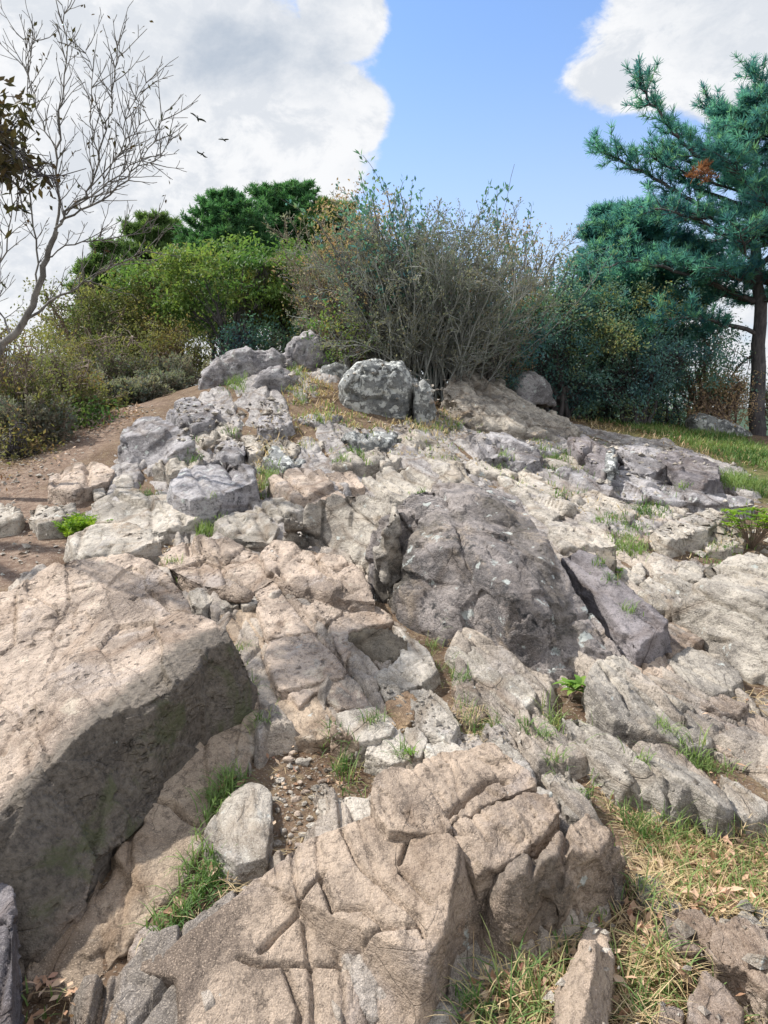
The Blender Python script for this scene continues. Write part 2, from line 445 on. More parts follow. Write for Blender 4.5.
# ------------------------------------------------------------------ the outcrop, stone by stone (points traced on the hill surface)
# foreground left
def r1_fun(V, N):
    # weather pits eaten into the top sheet, small bedding steps
    f1, f2, off, rn = cells(V * np.array([13, 9, 13]) + 4, 41)
    top = sstep(0.75, 0.95, N[:, 2])
    V = V.copy()
    V[:, 2] -= 0.024 * sstep(0.36, 0.12, f1) * (rn[:, 0] > 0.1) * sstep(-.15, .3, vnoise(V * 2.3, 12)) * top
    q = (V @ np.array([0.75, 0.6, 0.9])) * 9 + 0.9 * vnoise(V * 3, 8)
    V[:, 2] += 0.008 * (q - np.floor(q)) ** 2 * sstep(-.2, .3, vnoise(V * 1.6 + 3, 15)) * top
    return V
S('massive pale tan slab at lower left with pitted top and dark mossy side',  # the dark of this side is algae plus painted shade
  [(-110,640,.30),(-60,612,.30),(10,592,.30),(40,570,.34),(75,557,.32),(125,556,.32),(150,562,.32),(163,575,.32),(185,600,.32),(190,612,.32),(215,622,.34),(229,638,.34),(245,668,.20),(253,692,.11),(238,714,.085),(205,733,.08),(172,770,.075),(149,800,.07),(118,845,.06),(75,915,.05),(44,945,.05),(5,965,.05),(-60,1000,.05),(-140,960,.2)],
  .28, 'tan', ridge=[[(228,641,.345),(205,650,.345),(198,668,.34),(183,681,.335),(153,700,.335),(146,690,.34),(139,682,.34),(119,696,.34),(102,706,.34),(100,720,.34),(83,731,.345),(57,754,.30),(37,781,.30),(5,818,.30),(-50,860,.30)]],
  cracks=[[(150,600),(175,620),(200,625)]],
  stain_shade=[([(225,672,.22),(190,700,.22),(150,740,.2),(110,780,.2),(60,820,.2),(10,880,.2)],.22,.76),([(245,690,.15),(225,700,.18)],.14,.76)],  # black algae and the shade of this side face, both painted in
  algae=[([(250,705,.1),(200,735,.09),(150,800,.08),(100,860,.06),(50,930,.05),(0,960,.05)],.13,.8)], vfun=r1_fun, amp=.75, cat='slab', name='rock_slab')
S('smooth brown slab sloping below the dark side of the big left slab',
  [(253,690,.085),(257,740,.05),(236,790,.02),(216,801,.02),(190,868,.02),(160,905,.02),(110,965,.02),(80,998,.02),(20,985,.02),(3,955,.04),(40,940,.045),(75,910,.05),(118,842,.055),(150,796,.06),(172,765,.065),(205,728,.075)],
  .05, 'slab', cracks=[[(190,728),(215,730),(235,725),(256,715)],[(149,804),(172,800),(185,812),(200,815)],[(44,885),(50,905),(75,917),(95,885),(118,848),(140,825)]], amp=.45, s=1.0,
  algae=[([(60,900),(110,840),(160,780)],.10,.5),([(253,690),(257,740)],.06,.5)], cat='slab', name='rock_slab')
S('narrow lavender stone at the bottom left edge', [(-60,880),(0,884),(10,890),(9,950),(5,1060),(-80,1060)], .2, 'purple')
S('pale grey triangular stone lying in the grassy gully', [(247,783),(262,786),(270,795),(268,825),(265,855),(237,862),(222,850),(208,829),(226,800)], .085, 'pale', tilt=-.03, amp=.5, ridge=[[(245,790,.09),(262,825,.085)]])
S('small wedge stone beside the lower gully grass', [(133,946),(140,931),(157,926),(158,940),(150,950),(134,957)], .06, 'tan')
# the big bottom slab and its neighbours
S('wide brown fractured slab at bottom centre',
  [(129,968,.08),(176,946,.09),(186,936,.10),(215,915,.11),(260,878,.12),(308,841,.13),(322,836,.13),(338,830,.14),(355,822,.15),(369,816,.15),(380,822,.16),(392,832,.17),(420,834,.19),(445,834,.2),(462,842,.16),(468,870,.1),(476,922,.06),(452,950,.04),(442,990,.03),(415,1022,.03),(380,1070,.03),(180,1070,.08),(184,1000,.09),(182,975,.09)],
  .12, 'brown', ridge=[[(458,842,.215),(455,868,.205),(448,912,.18),(444,935,.17),(426,958,.16),(431,990,.15),(402,1018,.14),(380,1050,.12)]],
  cracks=[[(342,836),(365,882),(392,912),(419,939),(425,955)],[(320,878),(331,915),(362,920),(389,941)],[(240,944),(265,946),(331,946),(389,941),(419,945)],[(358,956),(372,986),(375,1013),(380,1040)],[(325,878),(294,905),(262,935)],[(400,890),(418,912),(430,925)],[(285,950),(300,985),(290,1024)],[(410,850),(400,880)]],
  amp=.22, s=.7, cw=(.0055,.024), cat='slab', name='rock_slab')
S('low tan slab left of the wide brown slab at the bottom', [(110,985),(129,967),(176,948),(181,965),(184,985),(196,1004),(186,1060),(60,1060),(85,1008)], .06, 'brown', amp=.7, cat='slab', name='rock_slab')
S('rounded tan stone at the bottom edge left of centre', [(88,1010),(100,1000),(115,1000),(122,1014),(120,1050),(84,1050)], .1, 'slab', amp=.5)
S('blocky brown stone wedged above the wide bottom slab', [(376,778),(392,766),(412,772),(428,793),(449,824),(443,832),(415,830),(391,827),(380,813),(374,795)], .20, 'brown', amp=.7)
S('broad brown stone with a cracked top right of the wedged block', [(419,775),(427,760),(442,752),(472,749),(490,746),(506,757),(528,770),(530,786),(505,794),(472,808),(453,821),(434,796)], .19, 'brown', cracks=[[(448,815),(462,800),(485,783),(505,780)]])
S('rounded brown ledge under the cracked top stone', [(452,826),(476,812),(525,796),(551,797),(557,812),(541,832),(521,850),(500,864),(480,872),(465,850)], .17, 'brown', ridge=[[(470,830,.2),(500,820,.2),(545,808,.18)]], tilt=.02)
S('grey humped boulder with a shaded right face at lower right of centre',
  [(476,922,.03),(488,880,.09),(505,868,.14),(524,856,.2),(555,840,.2),(570,824,.2),(585,813,.2),(612,833,.18),(629,850,.10),(624,880,.02),(612,904,0),(585,922,0),(545,947,0),(507,970,0),(480,962,0)],
  .1, 'brown', ridge=[[(507,880,.19),(535,866,.215),(563,850,.215),(600,850,.19)],[(565,852,.21),(566,880,.17),(548,905,.12)],[(600,850,.18),(603,880,.12)]], cracks=[[(561,843),(566,870),(560,905)],[(520,862),(535,885),(530,920)]], stain_shade=[([(495,900,.08),(540,900,.1)],.14,.45)], amp=1.2, name='boulder', cat='boulder')
S('dark low stone in the gap right of the wide bottom slab', [(476,926),(500,930),(508,968),(492,1003),(470,1012),(442,1003),(434,978),(452,952)], .035, 'grey')
S('pale stone at the bottom edge below the dark gap', [(414,1012),(440,1004),(452,1012),(456,1050),(400,1050)], .05, 'pale')
S('tall pointed brown stone standing in dry grass at the bottom', [(590,927),(605,934),(611,960),(604,1000),(606,1060),(545,1060),(560,992),(578,955),(585,937)], .1, 'brown', ridge=[[(595,940,.15),(590,985,.15),(575,1040,.13)]], amp=.8)
S('small grey stone in the litter right of the humped boulder', [(639,874),(655,878),(672,890),(679,903),(665,914),(650,905),(641,892)], .08, 'grey')
S('small brown stone sunk in dry grass above the bottom right cluster', [(656,950),(675,943),(690,955),(686,966),(668,964)], .06, 'brown')
S('angular tan stone at the left of the bottom right cluster', [(667,917),(690,910),(714,919),(712,936),(700,950),(685,945),(671,932)], .1, 'tan')
S('big lumpy pink stone at the right edge near the bottom', [(716,930),(738,917),(765,930),(800,945),(800,990),(765,988),(747,966),(722,958),(713,946)], .13, 'tan')
S('upright tan stone at the bottom right corner', [(706,975),(722,990),(738,1010),(737,1060),(690,1060),(693,1000)], .11, 'brown')
S('small brown stone at the bottom edge right of the pointed one', [(654,1020),(667,1006),(682,1013),(682,1060),(646,1060)], .08, 'brown')
S('flat whitish stone in the litter at lower right', [(696,905),(712,899),(733,904),(729,914),(702,916)], .05, 'pale')
S('pale stone cut by the right edge near the bottom', [(742,914),(756,907),(800,912),(800,926),(752,925)], .08, 'pale')
S('grey flat stone in grass left of the bottom right cluster', [(640,935),(655,925),(668,938),(664,952),(648,950)], .05, 'grey')
# centre right lower
S('thin pale slab beside the leafy sapling', [(530,717),(519,728),(526,750),(543,775),(551,787),(566,779),(568,762),(551,742),(538,728)], .085, 'pale', amp=.6)
S('pale pink slab edge left of the thin pale slab', [(490,743),(503,738),(520,755),(533,772),(530,780),(508,758)], .12, 'pale', amp=.6)
S('small grey stone below the thin pale slab', [(558,783),(572,778),(585,790),(589,803),(578,817),(565,812),(560,798)], .1, 'grey')
S('tiny pale stone on the ledge beside the cracked top stone', [(528,790),(540,786),(550,793),(542,798),(531,797)], .13, 'pale')
S('long grey slab running down to the right below the sapling', [(562,717),(580,717),(612,735),(640,754),(670,762),(702,775),(722,790),(731,808),(724,819),(710,817),(690,801),(668,806),(650,792),(625,785),(602,767),(580,745)], .12, 'grey', cracks=[[(575,725),(610,750),(640,778)],[(655,765),(668,780),(672,800)],[(630,750),(655,768)]], ridge=[[(600,735,.13),(640,762,.15),(690,782,.14),(718,805,.13)]], amp=.8, cat='slab', name='rock_slab')
S('pale stone at the end of the long grey slab near the right edge', [(722,776),(740,785),(762,800),(766,814),(746,821),(733,808)], .08, 'pale')
S('lichen patched plate right of the leafy sapling', [(590,670,.16),(600,662,.15),(625,655,.1),(640,670,.09),(660,689,.08),(686,706,.06),(711,738,.04),(703,745,.05),(683,745,.07),(649,732,.1),(615,718,.13),(602,697,.16)], .12, 'grey', cracks=[[(600,672),(620,690),(630,710)],[(640,690),(670,715),(690,735)]], amp=.8, cat='slab', name='rock_slab')
S('narrow tan strip of rock right of the lichen patched plate', [(688,706),(700,704),(716,727),(741,751),(736,759),(714,744)], .055, 'tan')
S('flat tan slab by the right edge below the humped ledges', [(701,706),(720,700),(746,711),(770,720),(810,730),(810,756),(770,760),(744,751),(719,730)], .08, 'tan', amp=.6, cracks=[[(710,710),(735,730),(768,740)]], cat='slab', name='rock_slab')
S('smooth greyish stone below the purple plate', [(671,660),(690,646),(718,655),(737,670),(740,680),(725,690),(714,693),(696,686),(681,673)], .1, 'grey', amp=.5)
S('stepped tan rock between purple plate and lichen patched plate', [(627,652),(650,642),(668,661),(680,688),(691,703),(670,694),(648,680),(637,667)], .085, 'tan')
S('small tilted tan stone above the flat right slab', [(704,701),(722,696),(746,704),(738,712),(720,708)], .12, 'tan')
S('brown broken ledge below the purple plate end', [(640,645),(655,633),(674,622),(700,640),(690,645),(671,658),(652,641)], .07, 'brown')
S('flat purple grey plate leaning behind the great dark rock', [(563,558,.22),(580,550,.23),(598,556,.25),(618,577,.25),(645,600,.22),(667,619,.18),(661,629,.17),(636,646,.14),(617,622,.16),(591,585,.2)], .2, 'purple', amp=.5, ridge=[], cat='slab', name='rock_slab')
S('humped grey rock with dark ribs at the right edge',
  [(680,605,.14),(700,589,.2),(712,572,.22),(740,562,.24),(820,558,.27),(820,700,0),(752,682,0),(725,666,0),(700,641,.02),(676,618,.05)],
  .2, 'grey', ridge=[[(692,608,.17),(715,621,.2),(740,631,.22),(775,642,.25),(815,650,.26)],[(720,590,.24),(760,600,.28)]], stain_shade=[([(725,610,.2),(768,625,.2)],.10,.35)], amp=1.2, name='boulder', cat='boulder')
S('rounded pale rock left of the humped rock at right', [(642,591),(650,578),(670,573),(690,580),(700,589),(690,600),(673,610),(655,605)], .13, 'pale', amp=.8)
S('light stone beside grass behind the purple plate', [(618,571),(640,562),(645,570),(641,582),(629,585)], .08, 'pale')
S('small light stone left of the two round grey ones', [(652,563),(665,560),(676,566),(672,572),(656,572)], .07, 'pale')
S('round grey stone on the bare patch at right', [(679,564),(692,559),(702,569),(701,581),(688,579),(678,574)], .11, 'grey')
S('smaller round dark stone beside the round grey one', [(705,567),(712,563),(718,571),(714,582),(706,581)], .09, 'mossy')
S('small dark lichened stone standing above the purple plate', [(598,552),(608,548),(614,557),(612,566),(600,562)], .17, 'mossy', name='rock')
# the great dark rock
S('great dark weathered rock with black lichen along its crest at centre',
  [(373,540,.30),(382,520,0.396),(392,505,0.456),(410,493,0.490),(443,485,0.516),(475,484,0.516),(500,489,0.490),(520,502,0.456),(545,537,.42),(568,578,.30),(590,610,.20),(610,636,.14),(621,655,.10),(602,671,.05),(575,674,.04),(551,679,.03),(534,673,.03),(500,658,.05),(463,639,.05),(446,637,.05),(416,626,.03),(399,607,.03),(385,602,.03),(376,582,.12)],
  .3, 'dark', ridge=[[(386,600,.05),(388,560,.30),(396,520,.51),(430,500,0.516),(470,496,0.533),(500,505,0.499)],[(500,505,0.490),(516,530,0.413),(540,565,.37),(570,615,.22),(598,650,.12)],[(420,560,.42),(455,600,.24),(490,640,.1)],[(470,545,0.430),(510,600,.31),(550,650,.12)]],
  cracks=[[(419,554,.45),(450,570,.42),(490,585,.38),(530,605,.3),(560,640,.15)],[(443,591,.3),(475,605,.3),(510,625,.25),(545,650,.12)],[(400,520,0.447),(396,545,.4),(388,575,.25)],[(455,520,0.490),(480,545,.5),(500,590,.35)]],
  stain_shade=[([(400,510,.54),(440,492,.6),(480,492,.6),(505,505,0.490),(525,535,0.413),(548,575,.36),(575,615,.24)],.15,0.430),([(382,540,.35),(392,590,.1)],.14,.7)], amp=.8, s=1.15, cw=(.008,.035), name='boulder', cat='boulder')
S('square ended grey block joined to the left of the great dark rock',
  [(290,516,.30),(308,503,.33),(325,497,.34),(358,492,.38),(388,496,.46),(395,510,.48),(382,530,.40),(375,575,.10),(368,575,.05),(345,560,.05),(320,552,.05),(303,547,.05),(295,535,.12)],
  .3, 'grey', ridge=[[(298,530,.28),(325,527,.32),(350,527,.34),(376,540,.32)]], stain_shade=[([(330,540,.2),(365,560,.2)],.15,.4)], amp=1.0, name='boulder', cat='boulder')
# centre strips
S('upper rectangular tan plate between two long joints', [(255,591),(277,579),(294,594),(304,614),(317,629),(293,634),(270,637),(261,610)], .12, 'tan', amp=.45, name='rock_slab', cat='slab')
S('lower rectangular tan plate between two long joints', [(270,640),(293,637),(318,631),(332,648),(345,666),(342,676),(318,680),(302,684),(287,688),(280,688),(267,655)], .125, 'tan', amp=.45, name='rock_slab', cat='slab')
S('smooth tan rock face below the square ended block', [(262,554),(274,541),(301,547),(342,554),(358,570),(370,591),(374,600),(342,597),(301,586),(284,576),(270,569)], .15, 'tan', amp=.7, cracks=[[(300,560),(325,570),(350,590)]], name='rock_slab', cat='slab')
S('short tan rock right of the upper rectangular plate', [(290,583),(301,590),(345,600),(340,612),(328,620),(321,628),(306,607),(297,592)], .135, 'tan', amp=.8)
S('tan slab above the mossy dark block', [(349,601),(375,605),(390,614),(392,622),(374,624),(352,630),(348,639),(352,652),(345,658),(333,632),(332,620)], .125, 'tan', amp=.6, name='rock_slab', cat='slab')
S('dark mossy block face in the middle of the outcrop', [(350,633,.13),(365,626,.14),(389,629,.14),(406,640,.13),(397,655,.06),(377,673,.0),(357,661,.02)], .1, 'mossy', amp=.6)
S('pale humped rock right of the mossy block', [(392,624),(406,629),(426,648),(436,668),(430,676),(409,688),(389,698),(376,676),(399,658),(406,641)], .12, 'pale', amp=.8)
S('long thin brown sliver below the mossy block', [(352,656),(361,663),(374,678),(368,688),(360,682),(353,668)], .06, 'mossy')
S('orange stained stone below the mossy block', [(363,687),(376,680),(389,697),(379,706),(366,702)], .07, 'ochre', amp=.6)
S('broken tan plate below the lower rectangular plate', [(289,693),(320,685),(345,678),(360,688),(368,705),(338,708),(330,700),(318,690),(302,706)], .105, 'tan', amp=.6)
S('light tan plate above the dirt pocket', [(267,709),(291,696),(300,707),(317,695),(335,718),(331,735),(310,738),(291,734),(273,732)], .085, 'slab', amp=.6)
S('brown wedge at the right of the dirt pocket', [(335,722,.14),(358,741,.11),(352,752,.03),(332,741,.03)], .1, 'brown')
S('bright pale stone right of the light tan plate', [(338,713),(375,707),(392,726),(388,734),(372,739),(358,741)], .145, 'pale', amp=.5)
S('ochre stone beneath the pale humped rock', [(387,702),(407,690),(416,700),(413,718),(402,728),(393,723)], .125, 'ochre', amp=.9)
S('pinkish angular stone left of the flat brown one', [(410,690),(430,689),(446,702),(457,722),(449,742),(431,733),(414,722)], .125, 'pale', amp=.9)
S('pale stone with a dark base above the bottom block', [(370,741),(392,731),(416,727),(426,739),(417,756),(392,762),(368,751)], .125, 'pale', amp=.9)
S('flat brown stone beside grass under the pale slab', [(453,687),(470,682),(486,692),(484,702),(468,697)], .08, 'brown', amp=.5)
S('large pale slab tucked under the great dark rock', [(448,648),(477,646),(500,656),(520,670),(533,685),(530,702),(513,712),(498,705),(489,685),(468,668)], .12, 'pale', amp=.7, name='rock_slab', cat='slab')
S('little brown stone below the flat brown one', [(456,700),(472,702),(484,714),(470,724),(455,715)], .06, 'brown')
S('pale ledge left of the dry grass strip', [(424,745),(445,741),(464,750),(450,758),(430,758)], .12, 'pale')
S('large cracked tan sheet behind the left slab', [(160,557),(185,543),(215,538),(250,546),(262,560),(274,577),(255,589),(245,596),(228,590),(205,583),(190,577),(172,568)], .11, 'tan', amp=.95, cracks=[[(200,545),(215,555),(240,560)],[(210,560),(235,575),(250,585)]], name='rock_slab', cat='slab')
S('whitish pebble sized stone at the back corner of the left slab', [(191,592),(202,587),(211,597),(203,607),(192,603)], .12, 'pale')
S('small white stone beside the dark notch', [(217,598),(233,596),(238,603),(222,608)], .1, 'pale')
S('flat white stone right of the dark notch', [(238,596),(254,592),(258,603),(244,606)], .1, 'pale')
S('long pale slab between the left slab and the rectangular plates', [(218,611),(237,608),(257,606),(264,645),(279,690),(268,706),(258,738),(254,712),(255,690),(246,665),(233,640)], .07, 'slab', amp=.55, name='rock_slab', cat='slab')
S('light wedge stone at the right of the dirt pocket pebbles', [(321,800),(343,797),(366,799),(371,814),(355,822),(338,830),(328,817)], .08, 'pale', amp=.5)
# middle left
S('blocky grey boulder with a dark left face beside the path', [(121,463,.0),(122,436,.26),(135,418,.30),(159,415,.32),(183,427,.32),(192,441,.28),(170,452,.2),(152,467,.02),(135,469,0)], .25, 'lav', ridge=[[(125,440,.27),(145,446,.28),(168,448,.24)]], name='boulder', cat='boulder')
S('flat grey rock behind the blocky boulder', [(170,410),(179,400),(200,399),(219,408),(210,418),(192,426),(180,420)], .2, 'lav')
S('light broken rock right of the blocky boulder', [(163,450),(190,446),(200,455),(195,465),(170,472),(154,466)], .15, 'grey')
S('wedge shaped rock with a sharp pitted face in the left middle', [(169,480),(190,465),(217,456),(250,466),(254,479),(217,496),(190,499),(173,492)], .22, 'lav', tilt=.03)
S('wide flat pinkish slab in the left middle', [(93,500),(112,492),(166,491),(190,499),(222,499),(204,513),(176,526),(152,533),(135,523),(95,523)], .11, 'pale', amp=.45, name='rock_slab', cat='slab')
S('pointed flat slab just behind the great left slab', [(70,536),(91,525),(125,523),(152,532),(156,539),(129,552),(81,556)], .17, 'pale', amp=.45, name='rock_slab', cat='slab')
S('flat tan slab lying on the dirt path', [(51,476),(68,465),(102,462),(113,469),(108,479),(74,491),(51,486)], .14, 'tan', amp=.5, name='rock_slab', cat='slab')
S('pale low stone right of the path slab', [(113,477),(131,475),(133,486),(114,487)], .09, 'pale')
S('round pale stone at the path edge', [(30,509),(41,503),(60,508),(61,519),(38,523)], .13, 'pale')
S('rough stone cut by the left edge on the path', [(-20,503),(14,504),(20,513),(14,520),(-20,523)], .12, 'grey')
S('grey stone between fern and path stone', [(60,507),(75,502),(81,510),(66,519)], .11, 'grey')
S('small pale stone above the bright fern', [(90,486),(103,484),(107,492),(97,497)], .1, 'pale')
S('little pale stone behind the wedge shaped rock', [(193,432),(205,425),(215,431),(206,444)], .12, 'pale')
S('flat white stone left of the dark angular one', [(212,431),(224,421),(240,428),(229,437)], .12, 'pale')
S('dark angular stone with a bright top in the left middle', [(216,445),(228,437),(242,443),(241,457),(223,455)], .16, 'lav')
S('pale block right of the dark angular stone', [(243,437),(258,433),(263,449),(249,455)], .1, 'pale')
S('dark stone on the left slope beside the grass tuft', [(268,457),(275,447),(291,457),(303,460),(285,467)], .11, 'lichen')
S('low grey stone above the dark tuft stone', [(268,445),(281,438),(298,444),(294,454),(280,452)], .1, 'grey')
S('tall lavender rock under the left heap', [(259,416),(284,411),(291,420),(271,431),(260,428)], .16, 'lav')
S('flat grey rock left of the lichened pair', [(296,445),(304,436),(321,442),(318,452),(303,454)], .06, 'pale')
S('shelf of grey rock below the big lichen boulder', [(301,417),(321,410),(338,415),(322,424)], .08, 'lav')
S('knobbly dark stone in the middle of the slope', [(342,436),(360,430),(382,431),(395,433),(388,442),(365,443)], .12, 'lichen')
S('broken grey rock left of the bright chip', [(335,465),(348,455),(375,449),(388,455),(374,462),(352,466)], .12, 'grey')
S('bright chip of stone in the middle of the slope', [(375,458),(389,452),(399,457),(383,465)], .11, 'pale', amp=.5)
S('flat brown plate with a sharp left corner in the middle', [(270,477),(298,465),(321,469),(331,482),(308,495),(298,498),(284,489)], .16, 'tan', amp=.6, name='rock_slab', cat='slab')
S('tan plate right of the sharp cornered one', [(326,473),(352,470),(364,486),(339,487)], .1, 'tan', amp=.5)
S('small tan plate in front of the sharp cornered one', [(304,497),(318,488),(342,490),(345,498),(314,507)], .12, 'tan', amp=.5)
S('broad cracked grey slab behind the great dark rock', [(363,477),(386,466),(409,465),(436,485),(430,491),(409,499),(390,500),(375,487)], .1, 'grey', amp=.7, cracks=[[(380,470),(410,490)],[(395,466),(425,488)]], name='rock_slab', cat='slab')
S('long pale strip of rock behind the cracked grey slab', [(399,436),(416,431),(440,445),(454,457),(461,480),(447,481),(425,460)], .08, 'pale', amp=.6, name='rock_slab', cat='slab')
S('grey rib of rock right of the long pale strip', [(441,448),(457,455),(468,475),(475,484),(458,482)], .08, 'grey')
S('purple grey hump above the pale terraces', [(477,439),(490,432),(505,433),(533,450),(541,459),(521,461),(500,456),(483,455)], .17, 'lav')
S('grey stone in front of the sharp cornered plate', [(267,504),(284,498),(307,506),(292,513),(278,520)], .12, 'pale')
S('light cracked plate beside the fresh grass tuft', [(218,521),(237,510),(258,508),(277,526),(272,540),(250,539),(230,533)], .12, 'pale', cracks=[[(230,520),(250,530),(270,533)]])
# middle right terraces
S('purple standing rock left of the dark ridge', [(571,438),(585,434),(608,444),(615,458),(605,468),(586,456)], .23, 'purple')
S('dark blade of rock standing on the terraces', [(607,447),(614,445),(615,460),(611,469),(606,462)], .27, 'lichen')
S('rough grey ridge rock right of the dark blade', [(618,444),(646,442),(659,448),(669,464),(652,472),(629,469)], .2, 'lav')
S('smooth dark purple slope of rock at right', [(659,453),(683,448),(717,463),(720,475),(703,482),(680,472)], .24, 'purple', amp=.5, tilt=.02, name='rock_slab', cat='slab')
S('long pale terrace across the right slope', [(561,470),(595,472),(652,479),(703,489),(750,498),(747,504),(717,503),(669,499),(625,496),(588,483)], .13, 'lav', cracks=[[(590,475),(640,490),(700,498)]], name='rock_slab', cat='slab')
S('wide pale terrace behind the crest of the great dark rock', [(500,477),(530,473),(561,490),(568,509),(551,520),(530,508)], .1, 'pale', cracks=[[(515,480),(545,505)]], name='rock_slab', cat='slab')
S('pale terrace left of the long right terrace', [(574,492),(598,492),(635,509),(629,520),(602,520),(579,507)], .1, 'pale', name='rock_slab', cat='slab')
S('smooth pale oblong slab on the bare patch at right', [(652,531),(676,520),(710,508),(728,516),(703,530),(670,540)], .13, 'pale', amp=.4, name='rock_slab', cat='slab')
S('small terrace above the purple plate', [(581,521),(608,526),(618,543),(588,547),(569,533)], .1, 'pale')
S('narrow terrace along the back of the great dark rock', [(545,520),(568,523),(585,546),(561,547)], .1, 'pale')
S('low brown stone left of the oblong slab', [(626,537),(649,535),(646,543),(629,544)], .07, 'tan')
S('low grey stone above the oblong slab', [(645,509),(668,505),(688,508),(680,516),(660,517)], .07, 'pale')
S('thin pale terrace under the purple hump', [(470,462),(500,458),(530,465),(525,472),(500,475),(478,472)], .08, 'pale')
S('grey terrace between purple hump and standing rock', [(540,462),(565,455),(585,460),(590,470),(560,468)], .1, 'grey')
S('pale flat stone at the right edge by the green plant', [(705,540),(735,530),(745,540),(725,550),(708,548)], .06, 'pale')
S('weathered rock on the crest left of the grassy slope', [(530,440),(555,436),(572,444),(560,452),(540,450)], .12, 'lav')
S('grey ledge on the slope beneath the slanting slab', [(440,418),(470,412),(500,424),(488,432),(455,430)], .08, 'lav')
# the heap and boulders on the crest
B('long grey boulder with a white top in the left heap', [(199,398),(197,378),(208,370),(225,355),(245,348),(268,349),(284,356),(286,372),(262,380),(250,395),(235,402),(212,404)], 10.3, .8, 'lav')
B('tilted purple grey boulder in front of the left heap', [(242,414),(245,395),(256,378),(268,367),(283,364),(297,378),(294,398),(289,412),(265,421),(250,421)], 9.6, .7, 'lav')
B('rounded grey boulder at the top of the left heap', [(280,362),(286,346),(296,336),(308,332),(318,338),(330,346),(336,362),(334,380),(305,384),(282,378)], 10.9, .8, 'lav', amp=1.9)
B('small dark boulder between the heap and the lichen boulder', [(320,388),(322,368),(334,362),(348,364),(352,376),(348,392)], 10.3, .5, 'lichen')
B('big dark boulder patched with white lichen on the crest', [(338,402),(339,385),(346,376),(357,362),(372,358),(388,363),(402,361),(412,373),(418,388),(411,408),(388,416),(358,412)], 9.2, .8, 'lichen', s=1.1)
B('low lichened boulder hugging the right of the big one', [(412,413),(413,388),(423,378),(433,389),(436,404),(430,416)], 9.0, .45, 'lichen')
S('long slanting grey slab rising to the crest right of the boulders', [(443,386,0,9.7),(455,364,0,11),(477,366,0,11.2),(502,382,0,11),(534,403,0,10.3),(580,428,0,9.5),(560,440,0,8.9),(534,434,0,8.8),(490,424,0,8.8),(457,404,0,9.1)], .2, 'grey', s=1.5, amp=1.5, name='rock_slab', cat='slab')
B('light grey rock half hidden behind the slanting slab', [(506,396),(510,383),(522,372),(534,370),(545,382),(556,398)], 12.0, .7, 'lav', amp=1.8)
B('whitish ridge rock by the foot of the pine', [(688,432),(687,418),(700,413),(716,417),(738,426),(750,433),(748,444),(715,442)], 12.2, .6, 'lichen')

# pebbles in the dirt pocket
PEBBLES = []
peb = [(288,762),(296,770),(302,764),(300,782),(309,776),(315,786),(322,780),(290,790),(283,800),(296,798),(305,803),(312,797),(318,806),(277,812),(287,818),(298,814),(310,818),(283,830),(295,828),(303,834),(276,842),(290,842),(322,812),(313,826),(300,846),(326,796),(281,780),(293,754),(316,767),(328,770),(306,790),(286,806),(300,822),(319,793),(275,797),(308,760),(325,787),(291,834)]
for k, (px, py) in enumerate(peb):
    _seed[0] += 1; rr = random.Random(k)
    a = rr.uniform(4.0, 8.5); e = rr.uniform(.55, .95); th = rr.uniform(0, 3.1); n = rr.choice((5, 6, 7))
    P = []
    for i in range(n):
        t = 6.283 * i / n + rr.uniform(-.3, .3); x, y = a * math.cos(t), a * e * math.sin(t)
        P.append((px + x * math.cos(th) - y * math.sin(th), py + .75 * (x * math.sin(th) + y * math.cos(th))))
    PEBBLES.append((np.array([at(p[0], p[1], .02) for p in P]), 'pale' if k % 3 else 'tan', k))
# ------------------------------------------------------------------ hill: soil sheet to the horizon, bedrock sheet rising through it
def px_poly(pts): return np.array([at(p[0], p[1], 0.02) for p in pts])
OUTCROP = px_poly([(150,425),(185,400),(210,390),(300,372),(420,378),(455,372),(500,385),(575,428),(640,438),(720,452),(752,480),(760,500),(900,540),(1000,620),(1000,1300),(-600,1300),(-500,640),(-60,610),(10,590),(66,560),(84,525),(100,500),(110,470),(120,440)])
SOIL = [px_poly(p) for p in [
  [(270,745),(330,740),(350,745),(372,770),(370,792),(345,800),(322,800),(326,830),(300,850),(270,872),(240,890),(190,935),(160,945),(150,925),(185,880),(205,840),(215,800),(245,775),(262,745)],
  [(256,690),(262,740),(250,790),(216,840),(190,900),(150,940),(100,1000),(0,1000),(-40,960),(0,900),(60,880),(140,790),(200,725)],
  [(560,690),(590,700),(600,740),(580,760),(552,740),(540,715)],
  [(535,790),(600,770),(640,800),(700,815),(740,820),(800,810),(900,900),(900,1200),(470,1200),(500,975),(560,945),(620,905),(632,860),(612,830),(590,810)],
  [(600,660),(700,680),(770,700),(770,690),(720,650),(690,640)],
  [(425,625),(445,640),(440,680),(415,650)], [(440,700),(490,715),(505,735),(440,745)],
  [(330,745),(375,760),(380,800),(345,790)],
  [(640,545),(690,520),(768,500),(900,540),(900,640),(800,570),(700,562),(650,558)],
  [(595,432),(640,425),(700,440),(768,470),(768,480),(720,462),(650,438)],
  [(330,380),(440,385),(450,410),(420,425),(340,425),(300,440),(290,415)],
  [(440,378),(500,400),(470,420),(440,415)],
  [(545,445),(600,440),(610,465),(560,470)],
  [(262,430),(275,440),(262,500),(250,495)],
  [(0,985),(60,975),(75,1000),(80,1100),(0,1100)],
  [(120,565),(165,545),(160,560),(180,578),(190,590),(160,575)],
]]
def soil_depth(P):
    d = sdist(P, OUTCROP) * 1.0
    for s in SOIL: d = np.maximum(d, -sdist(P, s))
    return d      # > 0 where soil shows

